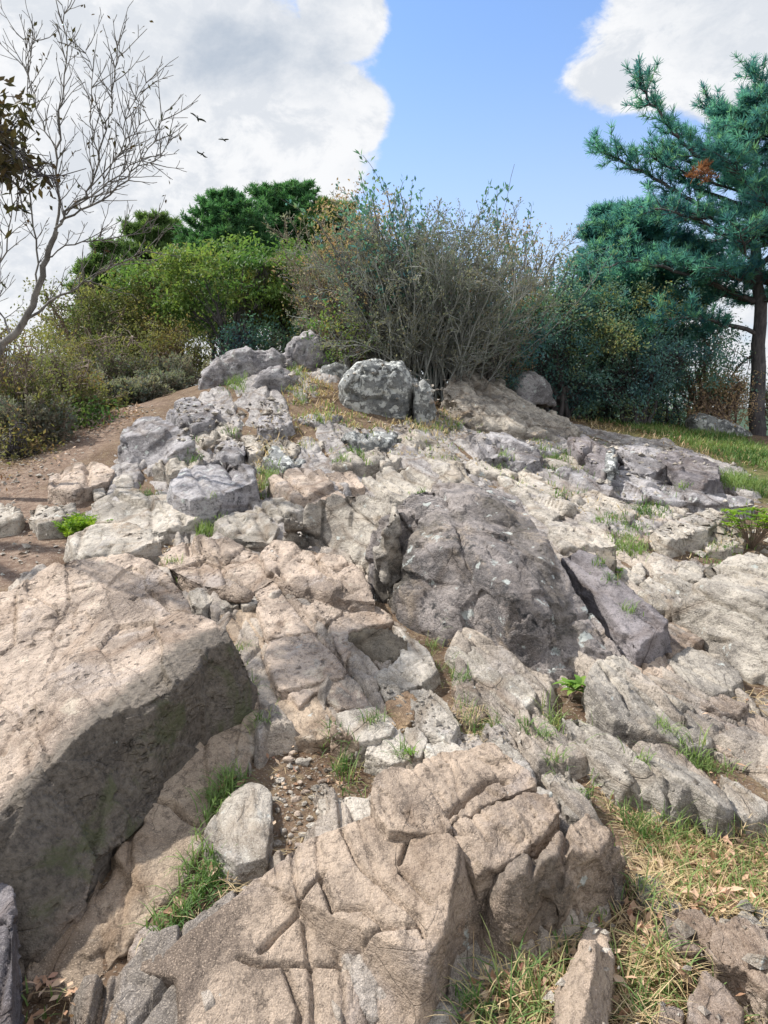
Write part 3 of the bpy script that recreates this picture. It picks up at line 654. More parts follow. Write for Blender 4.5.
def g_noise(X, Y):
    P = np.stack([X, Y, 0 * X], 1); r = np.hypot(X, Y)
    n = fbm(P * 1.3, 3, 61) * 0.02 + fbm(P * 9, 4, 63) * 0.014 + .012
    f = np.clip((r - 14) / 30, 0, 1)
    return n * (1 - f) + f * fbm(P * 0.05, 4, 66) * 2.0
def ground_sheet():
    rs = np.concatenate([[0.02], np.geomspace(0.35, 15, 360), np.geomspace(15.6, 5000, 90)])
    na = 560; th = np.linspace(0, 2 * np.pi, na, endpoint=False)
    RR, TT = np.meshgrid(rs, th, indexing='ij'); X = (RR * np.sin(TT)).ravel(); Y = (RR * np.cos(TT)).ravel()
    Z = base(X, Y) + g_noise(X, Y)
    n1 = len(rs); I = np.arange(n1 * na).reshape(n1, na)
    a = I[:-1]; b = I[1:]; F = np.stack([a.ravel(), np.roll(a, -1, 1).ravel(), np.roll(b, -1, 1).ravel(), b.ravel()], 1)
    V = np.stack([X, Y, Z], 1)
    P2 = V[:, :2]; near = np.hypot(X, Y) < 20
    path = np.zeros(len(V)); PT = px_poly([(-400,640),(-60,600),(10,585),(70,555),(85,500),(45,485),(60,470),(110,440),(135,410),(170,405),(120,404),(80,418),(20,470),(-60,480),(-400,520)])
    path[near] = sstep(.12, -.12, sdist(P2[near], PT) + .12 * vnoise(V[near] * 3, 3))
    gr = np.zeros(len(V)); GP = px_poly([(560,406),(640,412),(700,432),(768,450),(900,470),(900,520),(768,500),(700,462),(620,432)])
    gr[near] = sstep(.3, -.3, sdist(P2[near], GP) + .35 * vnoise(V[near] * 2, 3))
    far = sstep(15, 22, np.hypot(X, Y)); gr = np.maximum(gr, far)
    me = mk_mesh('ground', V, F[:, ::-1], soil_mat(), True, {'path': path, 'grassy': gr})
    link('ground', me, kind='structure'); reg(V, F[:, ::-1])
def soil_mat():
    m, nt = new_mat('soil'); b = NB(nt); g = b.n('ShaderNodeNewGeometry').outputs['Position']
    n1 = b.noise(g, 3, 6, .65); n2 = b.noise(g, 45, 6, .7); n3 = b.noise(g, 14, 6, .7); v = b.voro(g, 70, out='Color'); vd = b.voro(g, 70)
    col = b.mix(b.step(n1, .35, .65), (.12, .078, .052), (.20, .14, .095))
    col = b.mix(b.step(n3, .5, .62, 0, .7), col, (.25, .19, .12))
    pc = b.mix(b.step(n3, .4, .66), (.17,.115,.085), (.31,.23,.175))
    col = b.mix(b.attr('path'), col, pc)
    gc = b.mix(b.step(n3, .42, .6), (.09, .10, .04), (.20, .17, .08))
    gd = b.vmath('LENGTH', g); gc = b.mix(b.step(gd, 30, 90), gc, (.05, .08, .05))
    sp = b.step(b.noise(g, 90, 2, .5), .58, .64, 0, .6)
    col = b.mix(sp, col, (.45, .38, .31))
    col = b.mix(b.step(n2, .3, .45, .6, 0), col, (.05, .035, .025))
    col = b.mix(b.attr('grassy'), col, gc)
    bs = b.n('ShaderNodeBsdfPrincipled'); b.l(col, bs.inputs['Base Color']); bs.inputs['Roughness'].default_value = .95; bs.inputs['Specular IOR Level'].default_value = .1
    h = b.math('ADD', b.math('MULTIPLY', n2, .6), b.math('ADD', b.math('MULTIPLY', n3, .8), b.math('MULTIPLY', sp, .3)))
    bp = b.n('ShaderNodeBump'); bp.inputs['Distance'].default_value = .03; bp.inputs['Strength'].default_value = .9; b.l(h, bp.inputs['Height']); b.l(bp.outputs[0], bs.inputs['Normal'])
    o = b.n('ShaderNodeOutputMaterial'); b.l(bs.outputs[0], o.inputs[0]); return m
def bedrock_sheet():
    ys = np.geomspace(1.0, 14.5, 780); us = np.linspace(-.72, .72, 760)
    YY, UU = np.meshgrid(ys, us, indexing='ij'); X = (UU * YY).ravel(); Y = YY.ravel()
    b0 = base(X, Y); P = np.stack([X, Y, b0], 1)
    Q = P @ BAS
    warp = np.stack([vnoise(Q * 1.6, 190), vnoise(Q * 1.6 + 9, 191), 0 * X], 1)
    def plates(fx, fy, sd, amp, st, ck, w=.5):
        q = Q * np.array([fx, fy, 0]) + w * warp + sd
        f1, f2, off, rn = cells(q, sd)
        return (off[:, :2] * rn[:, :2]).sum(1) * amp + rn[:, 3] * st - ck * sstep(.12, 0, f2 - f1)
    h = plates(3.0, .62, 201, .075, .034, .05, .25) + plates(8, 2.1, 207, .034, .014, .02, .25) + .4 * plates(17, 10, 209, .02, .01, .01)
    h = h + fbm(Q * 4, 5, 211) * .012 - joints(P, 1.0, .010 * np.clip(Y / 3, .7, 2.2)) * .03 * np.clip(Y / 3, .7, 2.2)
    P2 = P[:, :2]; sd = soil_depth(P2)
    sd = sd + .10 * fbm(P * 3.5, 3, 77) * np.clip(Y / 4, .5, 2)
    sink = sstep(-.05, .10, sd / np.clip(Y / 4, .6, 2))
    Z = b0 + h * np.clip(1.0 - .07 * (Y - 3), .72, 1) + .055 - sink * .16 + 0.002 * np.clip(Y - 3, 0, 4)
    n1, n2 = len(ys), len(us); I = np.arange(n1 * n2).reshape(n1, n2)
    F = np.stack([I[:-1, :-1].ravel(), I[:-1, 1:].ravel(), I[1:, 1:].ravel(), I[1:, :-1].ravel()], 1)
    keep = (sink[F].min(1) < .98); F = F[keep]
    used = np.zeros(len(X), bool); used[F.ravel()] = True; idx = np.cumsum(used) - 1
    V = np.stack([X, Y, Z], 1)[used]; F = idx[F]
    me = mk_mesh('bedrock', V, F, MT['bed'], True, {'stain_shade': np.zeros(len(V)), 'algae': np.zeros(len(V))})
    link('bedrock', me, kind='structure'); reg(V, F)
MT['bed'] = rock_mat('stone_bedrock', (.46,.395,.33), (.30,.26,.225), (.40,.36,.33), dark=.36, white=.30, moss=.2, strata=.6, far=((.43, .405, .39), (.235, .218, .218)))
ground_sheet(); bedrock_sheet()

# ------------------------------------------------------------------ sun, sky, camera
SUN_EL, SUN_AZ = R(48), R(-62)          # azimuth from +Y, negative to the left
sd_ = bpy.data.lights.new('sun', 'SUN'); sd_.energy = 5.0; sd_.angle = R(1.0); sd_.color = (1.0, .955, .88)
so = bpy.data.objects.new('sun', sd_); COL.objects.link(so)
dv = Vector((math.sin(SUN_AZ) * math.cos(SUN_EL), math.cos(SUN_AZ) * math.cos(SUN_EL), math.sin(SUN_EL)))
so.rotation_euler = dv.to_track_quat('Z', 'Y').to_euler(); so.location = dv * 30
def make_world():
    w = bpy.data.worlds.new('World'); bpy.context.scene.world = w; w.use_nodes = True
    nt = w.node_tree; nt.nodes.clear(); b = NB(nt)
    sky = b.n('ShaderNodeTexSky'); sky.sky_type = 'NISHITA'; sky.sun_disc = False
    sky.sun_elevation = SUN_EL; sky.sun_rotation = SUN_AZ; sky.air_density = 1.0; sky.dust_density = 1.2; sky.ozone_density = 1.5; sky.altitude = 300
    tc = b.n('ShaderNodeTexCoord').outputs['Generated']
    d = b.vmath('NORMALIZE', tc)
    mp = b.vmath('MULTIPLY', d, (1, 1, 1.5))
    n1 = b.noise(mp, 3.2, 8, .60, .25); n2 = b.noise(mp, 13, 9, .66, .3); nn = b.math('ADD', b.math('MULTIPLY', n1, .6), b.math('MULTIPLY', n2, .4))
    def blob(px, py, rx, ry, k=1.0):
        c = Vector(ray(px, py)).normalized()
        right = Vector((0, 0, 1)).cross(c) * -1; right.normalize(); up = right.cross(c); up.normalize()
        if up.z < 0: up = -up
        v = b.vmath('SUBTRACT', d, tuple(c))
        a = b.math('DIVIDE', b.vmath('DOT_PRODUCT', v, tuple(right)), rx / FPX)
        e = b.math('DIVIDE', b.vmath('DOT_PRODUCT', v, tuple(up)), ry / FPX)
        s = b.math('SQRT', b.math('ADD', b.math('MULTIPLY', a, a), b.math('MULTIPLY', e, e)))
        fr = b.math('GREATER_THAN', b.vmath('DOT_PRODUCT', d, tuple(c)), 0.0)
        return b.math('MULTIPLY', b.math('SUBTRACT', 1.0, s), b.math('MULTIPLY', fr, k))
    B_ = [blob(60, 60, 290, 130), blob(190, 130, 180, 130), blob(338, 112, 56, 46), blob(20, 220, 210, 130), blob(345, 5, 50, 50), blob(270, 200, 90, 60),
          blob(722, 40, 160, 62), blob(635, 74, 88, 36), blob(790, 80, 110, 44), blob(690, 5, 90, 50), blob(533, 162, 26, 9, .18), blob(330, 330, 300, 70, .7), blob(690, 350, 190, 60, .25)]
    m = B_[0]
    for x in B_[1:]: m = b.math('MAXIMUM', m, x)
    # added clouds out of view too, their cover raised for fill light
    el = b.n('ShaderNodeSeparateXYZ'); b.l(d, el.inputs[0])
    back = b.math('MULTIPLY', b.step(el.outputs[1], .45, .2), b.math('SUBTRACT', b.math('MULTIPLY', n1, 2.6), .85))
    m = b.math('MAXIMUM', m, back)
    f = b.math('ADD', m, b.math('MULTIPLY', b.math('SUBTRACT', nn, .535), 1.5))
    f = b.math('SUBTRACT', f, b.math('MAXIMUM', 0.0, b.math('MULTIPLY', blob(478, 110, 125, 190), .42)))
    cov = b.step(f, .0, .21)
    # cloud brightness: bright rims, greyer thick middles
    gb = b.math('MAXIMUM', b.math('MAXIMUM', blob(225, 55, 150, 70, 1.3), blob(330, -40, 90, 40)), blob(770, 15, 110, 55, 1.0)); gb = b.math('MAXIMUM', gb, blob(150, 170, 170, 60, .55))
    thick = b.step(b.math('ADD', gb, b.math('MULTIPLY', b.math('SUBTRACT', b.noise(mp, 7, 10, .66, .2), .5), 3.6)), -.1, 1.9)
    thick = b.math('MAXIMUM', thick, b.step(n2, .40, .60, .45, 0.0))
    cc = b.mix(thick, (CL_W[0], CL_W[1], CL_W[2]), (CL_G[0], CL_G[1], CL_G[2]))
    hz = b.step(el.outputs[2], -.02, .45, .65, 0.12)
    skyc = b.mix(1.0, sky.outputs[0], SKY_T, 'MULTIPLY')
    skyc = b.mix(hz, skyc, tuple(x * .9 for x in CL_W))
    # the unseen clouds behind the viewer and overhead are brightened to add fill light
    cc = b.mix(b.step(el.outputs[1], .25, -.3), cc, tuple(x * 1.25 for x in CL_W))
    col = b.mix(cov, skyc, cc)
    bg = b.n('ShaderNodeBackground'); b.l(col, bg.inputs[0]); bg.inputs[1].default_value = 0.15
    o = b.n('ShaderNodeOutputWorld'); b.l(bg.outputs[0], o.inputs[0])
    w.cycles.sampling_method = 'MANUAL'; w.cycles.sample_map_resolution = 512
CL_W = (4.75, 4.8, 4.9); CL_G = (2.5, 2.85, 3.35); SKY_T = (.62, .88, 1.16)
make_world()
cd = bpy.data.cameras.new('camera'); cd.sensor_fit = 'VERTICAL'; cd.angle_y = 2 * math.atan(512 / FPX); cd.clip_start = .05; cd.clip_end = 8000
co = bpy.data.objects.new('camera', cd); COL.objects.link(co); co.location = (0, 0, 1.5); co.rotation_euler = (R(90) - PITCH, 0, 0)
sc = bpy.context.scene; sc.camera = co
sc.view_settings.view_transform = 'Standard'; sc.view_settings.look = 'None'; sc.view_settings.gamma = 1; sc.view_settings.use_curve_mapping = False
sc.view_settings.exposure = 0.43
sc.cycles.max_bounces = 6; sc.cycles.transparent_max_bounces = 4
try: sc.cycles.use_denoising = True
except Exception: pass
# ------------------------------------------------------------------ what stands on the hill: a ray tree of all stones and soil
BV = BVHTree.FromPolygons([tuple(v) for v in np.concatenate(BVH_V)], [tuple(f) for f in np.concatenate(BVH_F).tolist()]) if 0 else None
_HV = np.concatenate(BVH_V).astype(float)
class HMap:
    """top surface height on a fine lattice, from the vertices of every stone and soil mesh"""
    def __init__(s, V, c, x0, x1, y0, y1):
        s.c, s.x0, s.y0 = c, x0, y0; s.nx = int((x1 - x0) / c); s.ny = int((y1 - y0) / c)
        m = (V[:, 0] > x0) & (V[:, 0] < x1 - c) & (V[:, 1] > y0) & (V[:, 1] < y1 - c); V = V[m]
        i = ((V[:, 0] - x0) / c).astype(int); j = ((V[:, 1] - y0) / c).astype(int)
        s.g = np.full((s.nx, s.ny), -99.0); np.maximum.at(s.g, (i, j), V[:, 2])
    def __call__(s, x, y):
        i = ((x - s.x0) / s.c).astype(int); j = ((y - s.y0) / s.c).astype(int)
        ok = (i >= 0) & (j >= 0) & (i < s.nx) & (j < s.ny)
        z = np.full(len(x), -99.0); z[ok] = s.g[i[ok], j[ok]]; return z
HM = [HMap(_HV, .012, -2.2, 2.4, .9, 4.5), HMap(_HV, .04, -6, 8, .9, 9), HMap(_HV, .12, -14, 14, .5, 20)]
def top(x, y):
    x = np.atleast_1d(np.asarray(x, float)); y = np.atleast_1d(np.asarray(y, float))
    z = HM[0](x, y)
    for h in HM[1:]:
        m = z < -50; z[m] = h(x[m], y[m])
    m = z < -50; z[m] = base(x[m], y[m]) + .01
    return z

# pebbles resting in the dirt pocket
def pebble(P, mat, k):
    c = P.mean(0); r = max(.008, np.ptp(P[:, 0]) / 2)
    rr = np.random.default_rng(k); n = 12; m = 7; V = []
    for i in range(m + 1):
        ph = math.pi * i / m
        for j in range(n):
            t = 2 * math.pi * j / n; V.append((math.sin(ph) * math.cos(t), math.sin(ph) * math.sin(t), math.cos(ph)))
    V = np.array(V); pl = rr.normal(size=(9, 3)); pl /= np.linalg.norm(pl, axis=1, keepdims=True); dd = rr.uniform(.55, .9, 9)
    for p_, d_ in zip(pl, dd):
        e = V @ p_ - d_; V = V - np.maximum(e, 0)[:, None] * p_
    V = V * np.array([1, rr.uniform(.6, .9), rr.uniform(.4, .65)]) * r
    a = rr.uniform(0, 3.1); V = V @ np.array([[math.cos(a), math.sin(a), 0], [-math.sin(a), math.cos(a), 0], [0, 0, 1]])
    F = [(i * n + j, (i + 1) * n + j, (i + 1) * n + (j + 1) % n, i * n + (j + 1) % n) for i in range(m) for j in range(n)]
    z = float(base(c[0], c[1]) + g_noise(np.array([c[0]]), np.array([c[1]]))[0])
    me = mk_mesh('pebble', V, np.array(F), MT[mat], False)
    link('pebble', me, loc=(c[0], c[1], z + r * .22), label='small pinkish grey stone lying in the bare dirt pocket', cat='pebble', group='small stones in the bare dirt pocket')
for P_, mt_, k_ in PEBBLES: pebble(P_, mt_, k_)

# ------------------------------------------------------------------ plant materials
def leaf_mat(name, cols, rough=.6, trans=.42):
    m, nt = new_mat(name); b = NB(nt)
    t = b.attr('tint'); n = len(cols)
    col = b.ramp(t, [(i / max(1, n - 1), c) for i, c in enumerate(cols)])
    g = b.n('ShaderNodeNewGeometry').outputs['Position']
    col = b.mix(b.step(b.noise(g, 1.3, 3), .4, .62, 0, .45), col, tuple(x * 1.5 for x in cols[n // 2]))
    d = b.n('ShaderNodeBsdfPrincipled'); b.l(col, d.inputs['Base Color']); d.inputs['Roughness'].default_value = rough; d.inputs['Specular IOR Level'].default_value = .25
    tr = b.n('ShaderNodeBsdfTranslucent'); b.l(b.mix(1.0, col, (1.3, 1.35, .8), 'MULTIPLY'), tr.inputs[0])
    mx = b.n('ShaderNodeMixShader'); mx.inputs[0].default_value = trans; b.l(d.outputs[0], mx.inputs[1]); b.l(tr.outputs[0], mx.inputs[2])
    o = b.n('ShaderNodeOutputMaterial'); b.l(mx.outputs[0], o.inputs[0]); return m
def bark_mat(name, c1, c2, sc=20):
    m, nt = new_mat(name); b = NB(nt); g = b.n('ShaderNodeNewGeometry').outputs['Position']
    v = b.vmath('MULTIPLY', g, (1, 1, .3)); n = b.noise(v, sc, 6, .7); n2 = b.noise(g, 3, 4)
    col = b.mix(b.step(n, .35, .65), c1, c2); col = b.mix(b.step(n2, .52, .62, 0, .4), col, tuple(min(.6, x * 1.8) for x in c2))
    d = b.n('ShaderNodeBsdfPrincipled'); b.l(col, d.inputs['Base Color']); d.inputs['Roughness'].default_value = .9
    bp = b.n('ShaderNodeBump'); bp.inputs['Distance'].default_value = .02; b.l(n, bp.inputs['Height']); b.l(bp.outputs[0], d.inputs['Normal'])
    o = b.n('ShaderNodeOutputMaterial'); b.l(d.outputs[0], o.inputs[0]); return m
LM = {
 'yelgreen': leaf_mat('leaves_yellow_green', [(.045,.11,.04),(.08,.165,.05),(.14,.21,.06),(.25,.22,.08)]),
 'olive': leaf_mat('leaves_olive', [(.06,.085,.035),(.10,.125,.05),(.17,.17,.07),(.24,.15,.075)]),
 'brown': leaf_mat('leaves_brown', [(.16,.11,.075),(.28,.19,.125),(.36,.25,.17),(.24,.23,.12),(.42,.20,.13)]),
 'dkyel': leaf_mat('leaves_dark_and_yellow', [(.055,.13,.19),(.085,.19,.23),(.14,.25,.21),(.22,.24,.10),(.40,.32,.13)]),  # blue veil over the trees tinted into the leaf colour
 'bluegreen': leaf_mat('leaves_blue_green', [(.05,.12,.18),(.075,.18,.23),(.10,.20,.14),(.22,.22,.13)]),  # leaf colour carries the same blue veil
 'twigleaf': leaf_mat('leaves_grey_brown', [(.10,.125,.12),(.14,.17,.15),(.20,.185,.15),(.11,.17,.15),(.34,.20,.13)]),
 'oak': leaf_mat('leaves_dark_oak', [(.02,.03,.012),(.035,.045,.018),(.06,.045,.02),(.09,.045,.02)], trans=.25),
 'fresh': leaf_mat('leaves_fresh', [(.10,.21,.04),(.16,.28,.05),(.26,.36,.08)]),
 'fern': leaf_mat('leaves_fern', [(.10,.20,.02),(.16,.28,.025),(.25,.35,.035)]),
 'pine': leaf_mat('needles_pine', [(.04,.135,.20),(.06,.19,.26),(.10,.27,.27),(.16,.31,.18)], trans=.55),  # needles tinted bluish in place of the hazy veil
 'pineg': leaf_mat('needles_green', [(.04,.12,.06),(.065,.17,.075),(.11,.22,.09)], trans=.4),
 'ridge': leaf_mat('needles_ridge', [(.07,.13,.05),(.11,.18,.065),(.16,.23,.08)], trans=.4),
 'grass': leaf_mat('grass_green', [(.05,.12,.03),(.10,.19,.05),(.20,.26,.09),(.40,.36,.17)], trans=.3),
 'dry': leaf_mat('grass_dry', [(.48,.38,.22),(.58,.46,.28),(.38,.28,.15),(.30,.20,.11)], trans=.2),
 'litter': leaf_mat('leaf_litter', [(.20,.11,.07),(.30,.17,.10),(.42,.27,.18),(.52,.40,.28),(.22,.08,.06)], trans=.1),
 'red': leaf_mat('leaves_red', [(.22,.09,.05),(.30,.14,.08)]),
}
BK = {'grey': bark_mat('bark_grey', (.09,.082,.075), (.18,.17,.155)), 'dark': bark_mat('bark_dark', (.045,.04,.045), (.10,.09,.09)),
      'twig': bark_mat('bark_twig', (.17,.175,.165), (.31,.32,.29), 8), 'brown': bark_mat('bark_brown', (.13,.09,.065), (.24,.18,.14)),
      'btwig': bark_mat('bark_brown_twig', (.17,.13,.10), (.30,.24,.20), 8)}
UPZ = np.array([0, 0, 1.0])
def tubes(segs, sides=4):
    """segs (n,8): p0 p1 r0 r1 -> quads"""
    s = np.array(segs, float); P0, P1, r0, r1 = s[:, :3], s[:, 3:6], s[:, 6], s[:, 7]
    d = P1 - P0; d /= np.maximum(np.linalg.norm(d, axis=1, keepdims=True), 1e-9)
    a = np.cross(d, np.where(np.abs(d[:, 2:3]) > .9, np.array([[1.0, 0, 0]]), np.array([[0, 0, 1.0]]))); a /= np.linalg.norm(a, axis=1, keepdims=True)
    b = np.cross(d, a); V = []
    for P, r in ((P0, r0), (P1 + d * r1[:, None] * .4, r1)):
        for k in range(sides):
            t = 2 * math.pi * k / sides; V.append(P + (a * math.cos(t) + b * math.sin(t)) * r[:, None])
    V = np.stack(V, 1); n = len(s); off = (np.arange(n) * 2 * sides)[:, None]
    F = np.concatenate([off + np.array([k, (k + 1) % sides, sides + (k + 1) % sides, sides + k]) for k in range(sides)])
    return V.reshape(-1, 3), F
def leaves(P, L, W, tint, dirs=None, up=.5, rng=RNG, droop=0.0):
    """one folded four-point leaf per point"""
    n = len(P); L = np.broadcast_to(L, n) * np.clip(rng.lognormal(0, .33, n), .4, 2.0); W = np.broadcast_to(W, n) * rng.uniform(.8, 1.2, n)
    d = rng.normal(size=(n, 3)) if dirs is None else dirs + .6 * rng.normal(size=(n, 3))
    d[:, 2] -= droop; d /= np.linalg.norm(d, axis=1, keepdims=True)
    u = rng.normal(size=(n, 3)) * (1 - up) + UPZ * up; s = np.cross(d, u); s /= np.maximum(np.linalg.norm(s, axis=1, keepdims=True), 1e-6)
    nn = np.cross(s, d)
    V = np.stack([P, P + d * L[:, None] * .5 + s * W[:, None] * .5 + nn * L[:, None] * .06, P + d * L[:, None], P + d * L[:, None] * .5 - s * W[:, None] * .5 + nn * L[:, None] * .06], 1)
    F = np.arange(n * 4).reshape(n, 4)
    return V.reshape(-1, 3), F, np.repeat(tint, 4)
def needles(P, dirs, n, L, w, rng, spread=.8):
    """tufts: n narrow blades fanning out from every point along dirs"""
    m = len(P); Q = np.repeat(P, n, 0); D = np.repeat(dirs, n, 0) + spread * rng.normal(size=(m * n, 3)); D /= np.linalg.norm(D, axis=1, keepdims=True)
    LL = L * rng.uniform(.6, 1.2, m * n)[:, None]
    s = np.cross(D, rng.normal(size=(m * n, 3))); s /= np.maximum(np.linalg.norm(s, axis=1, keepdims=True), 1e-6)
    V = np.stack([Q - s * w / 2, Q + s * w / 2, Q + D * LL + s * w * .25, Q + D * LL - s * w * .25], 1).reshape(-1, 3)
    t = np.repeat(np.clip(np.repeat(rng.uniform(0, 1, m), n) + rng.normal(size=m * n) * .1, 0, 1), 4)
    return V, np.arange(m * n * 4).reshape(-1, 4), t
def grow(p, d, L, r, lev, rng, o, segs, tips):
    """recursive twigs: o = dict(n=steps, wob, up, kids, ratio, ang, rr, leafp)"""
    n = o['n'][lev] if lev < len(o['n']) else 3; st = L / n; p = np.array(p, float); d = np.array(d, float)
    for i in range(n):
        d = d + rng.normal(size=3) * o['wob'] + UPZ * o['up'] * (1.0 if lev else .3); d /= np.linalg.norm(d)
        q = p + d * st; ra = r * (1 - .65 * i / n); rb = r * (1 - .65 * (i + 1) / n)
        segs.append((*p, *q, max(ra, o['rmin']), max(rb, o['rmin'] * .8)))
        if lev < o['lev'] and i >= o.get('skip', 0 if lev else 1):
            for _ in range(o['kids'][lev]):
                if rng.random() < o.get('prob', .85):
                    k = np.cross(d, rng.normal(size=3)); k /= np.linalg.norm(k)
                    a = o['ang'] * rng.uniform(.6, 1.3); dd = d * math.cos(a) + k * math.sin(a)
                    grow(p + (q - p) * rng.random(), dd, L * o['ratio'] * rng.uniform(.6, 1.2) * (1 - .4 * i / n), rb * .62, lev + 1, rng, o, segs, tips)
        if lev >= o['lev'] - o.get('tl', 0): tips.append((*q, *d))
        p = q
    if lev < o['lev']: tips.append((*p, *d))
def limb(pts, r0, r1, segs, rng, sub=5, wob=.03):
    """a bent limb through the points"""
    P = [np.array(p, float) for p in pts]; Q = []
    for i in range(len(P) - 1):
        a, b = P[max(0, i - 1)], P[min(len(P) - 1, i + 2)]
        for k in range(sub):
            t = k / sub; t2, t3 = t * t, t * t * t; m0, m1 = (P[i + 1] - a) / 2, (b - P[i]) / 2
            Q.append((2 * t3 - 3 * t2 + 1) * P[i] + (t3 - 2 * t2 + t) * m0 + (-2 * t3 + 3 * t2) * P[i + 1] + (t3 - t2) * m1 + rng.normal(size=3) * wob * (i + k > 0))
    Q.append(P[-1]); n = len(Q) - 1
    for i in range(n):
        f0, f1 = i / n, (i + 1) / n
        segs.append((*Q[i], *Q[i + 1], r0 + (r1 - r0) * f0, r0 + (r1 - r0) * f1))
    return Q
def plant(name, label, cat, loc, group=None):
    o = bpy.data.objects.new(name, None); COL.objects.link(o); o.location = loc; o.empty_display_size = .2
    return tag(o, label, cat, group)
def part(name, root, V, F, mat, tint=None, smooth=True):
    me = mk_mesh(name, V - np.array(root.location), F, mat, smooth, {'tint': tint} if tint is not None else None)
    return link(name, me, root)
def tufted(root, P, n, L, W, mat, rng, spread, dirs=None, up=.5, name='foliage', droop=0.0, tb=None):
    """n leaves round each of the points P"""
    m = len(P); Q = np.repeat(P, n, 0) + rng.normal(size=(m * n, 3)) * spread
    t = np.clip(np.repeat(rng.uniform(0, 1, m) if tb is None else tb, n) * .6 + rng.uniform(0, 1, m * n) * .4, 0, 1)
    V, F, tt = leaves(Q, L, W, t, None if dirs is None else np.repeat(dirs, n, 0), up, rng, droop)
    return part(name, root, V, F, mat, tt, False)
def gz(x, y): return float(base(x, y))
def W(px, py, D): return CAM + ray(px, py) * D

def shrub(name, label, px, D, wpx, toppx, mat, bark='brown', seed=1, leafn=14, leafL=.05, stems=14, basepx=None, cat='shrub', group=None, dens=1.0, layered=False, depth=.7, spread=.07, bare=.0, up=.5, clumps=None):
    """a bush: stems from one root out to leaf clumps filling an uneven crown"""
    rng = np.random.default_rng(seed)
    c = W(px, 400, D); z0 = gz(c[0], c[1]) - .05
    zt = W(px, toppx, D)[2]; H = zt - z0; Rw = wpx / 2 / FPX * D
    root = plant(name, label, cat, (c[0], c[1], z0), group)
    nC = int((clumps or 95) * dens); C = []
    while len(C) < nC:
        v = rng.uniform(-1, 1, 3); rr_ = np.linalg.norm(v)
        if rr_ > 1 or rr_ < .35: continue
        a = math.atan2(v[1], v[0]); k = 1 + .22 * math.sin(3 * a + seed) + .18 * math.sin(5 * a + 2 * seed + v[2] * 3)
        p = np.array([c[0] + v[0] * Rw * k, c[1] + v[1] * Rw * depth * k, z0 + H * (((.70 + .28 * v[2]) if cat == 'tree' else (.52 + .47 * v[2])) * (1 + .05 * math.sin(7 * a)))])
        C.append(p)
    C = np.array(C); segs = []; r = np.array([c[0], c[1], z0])
    for i in range(stems):
        tgt = C[rng.integers(len(C))]
        b0 = r + np.array([rng.normal() * .12 * Rw, rng.normal() * .1 * Rw, 0])
        mid = b0 + (tgt - b0) * .5 + np.array([0, 0, .12 * H])
        Q = limb([b0, b0 + (mid - b0) * .5 + rng.normal(size=3) * .05, mid, tgt], .028 * H / 1.5 + .006, .006, segs, rng, 4, .02)
        near = C[np.argsort(np.linalg.norm(C - tgt, axis=1))[:max(4, 2 * nC // stems)]]
        for q in near:
            s = Q[rng.integers(len(Q) // 3, len(Q))]; limb([s, (s + q) / 2 + rng.normal(size=3) * .05, q], .009, .003, segs, rng, 3, .015)
    V, F = tubes(segs, 4); part('branches', root, V, F, BK[bark])
    sub = np.concatenate([C + rng.normal(size=C.shape) * np.array([.12, .12, .035 if layered else .10]) * max(.6, Rw) for _ in range(5)])
    sub = sub[rng.random(len(sub)) > bare]
    tb = np.clip(.5 + .9 * vnoise(sub * 1.7, seed) , 0, 1)
    tufted(root, sub, leafn, leafL, leafL * .55, LM[mat], rng, np.array([spread, spread, spread * (.4 if layered else .8)]), up=up, tb=tb)
    return root
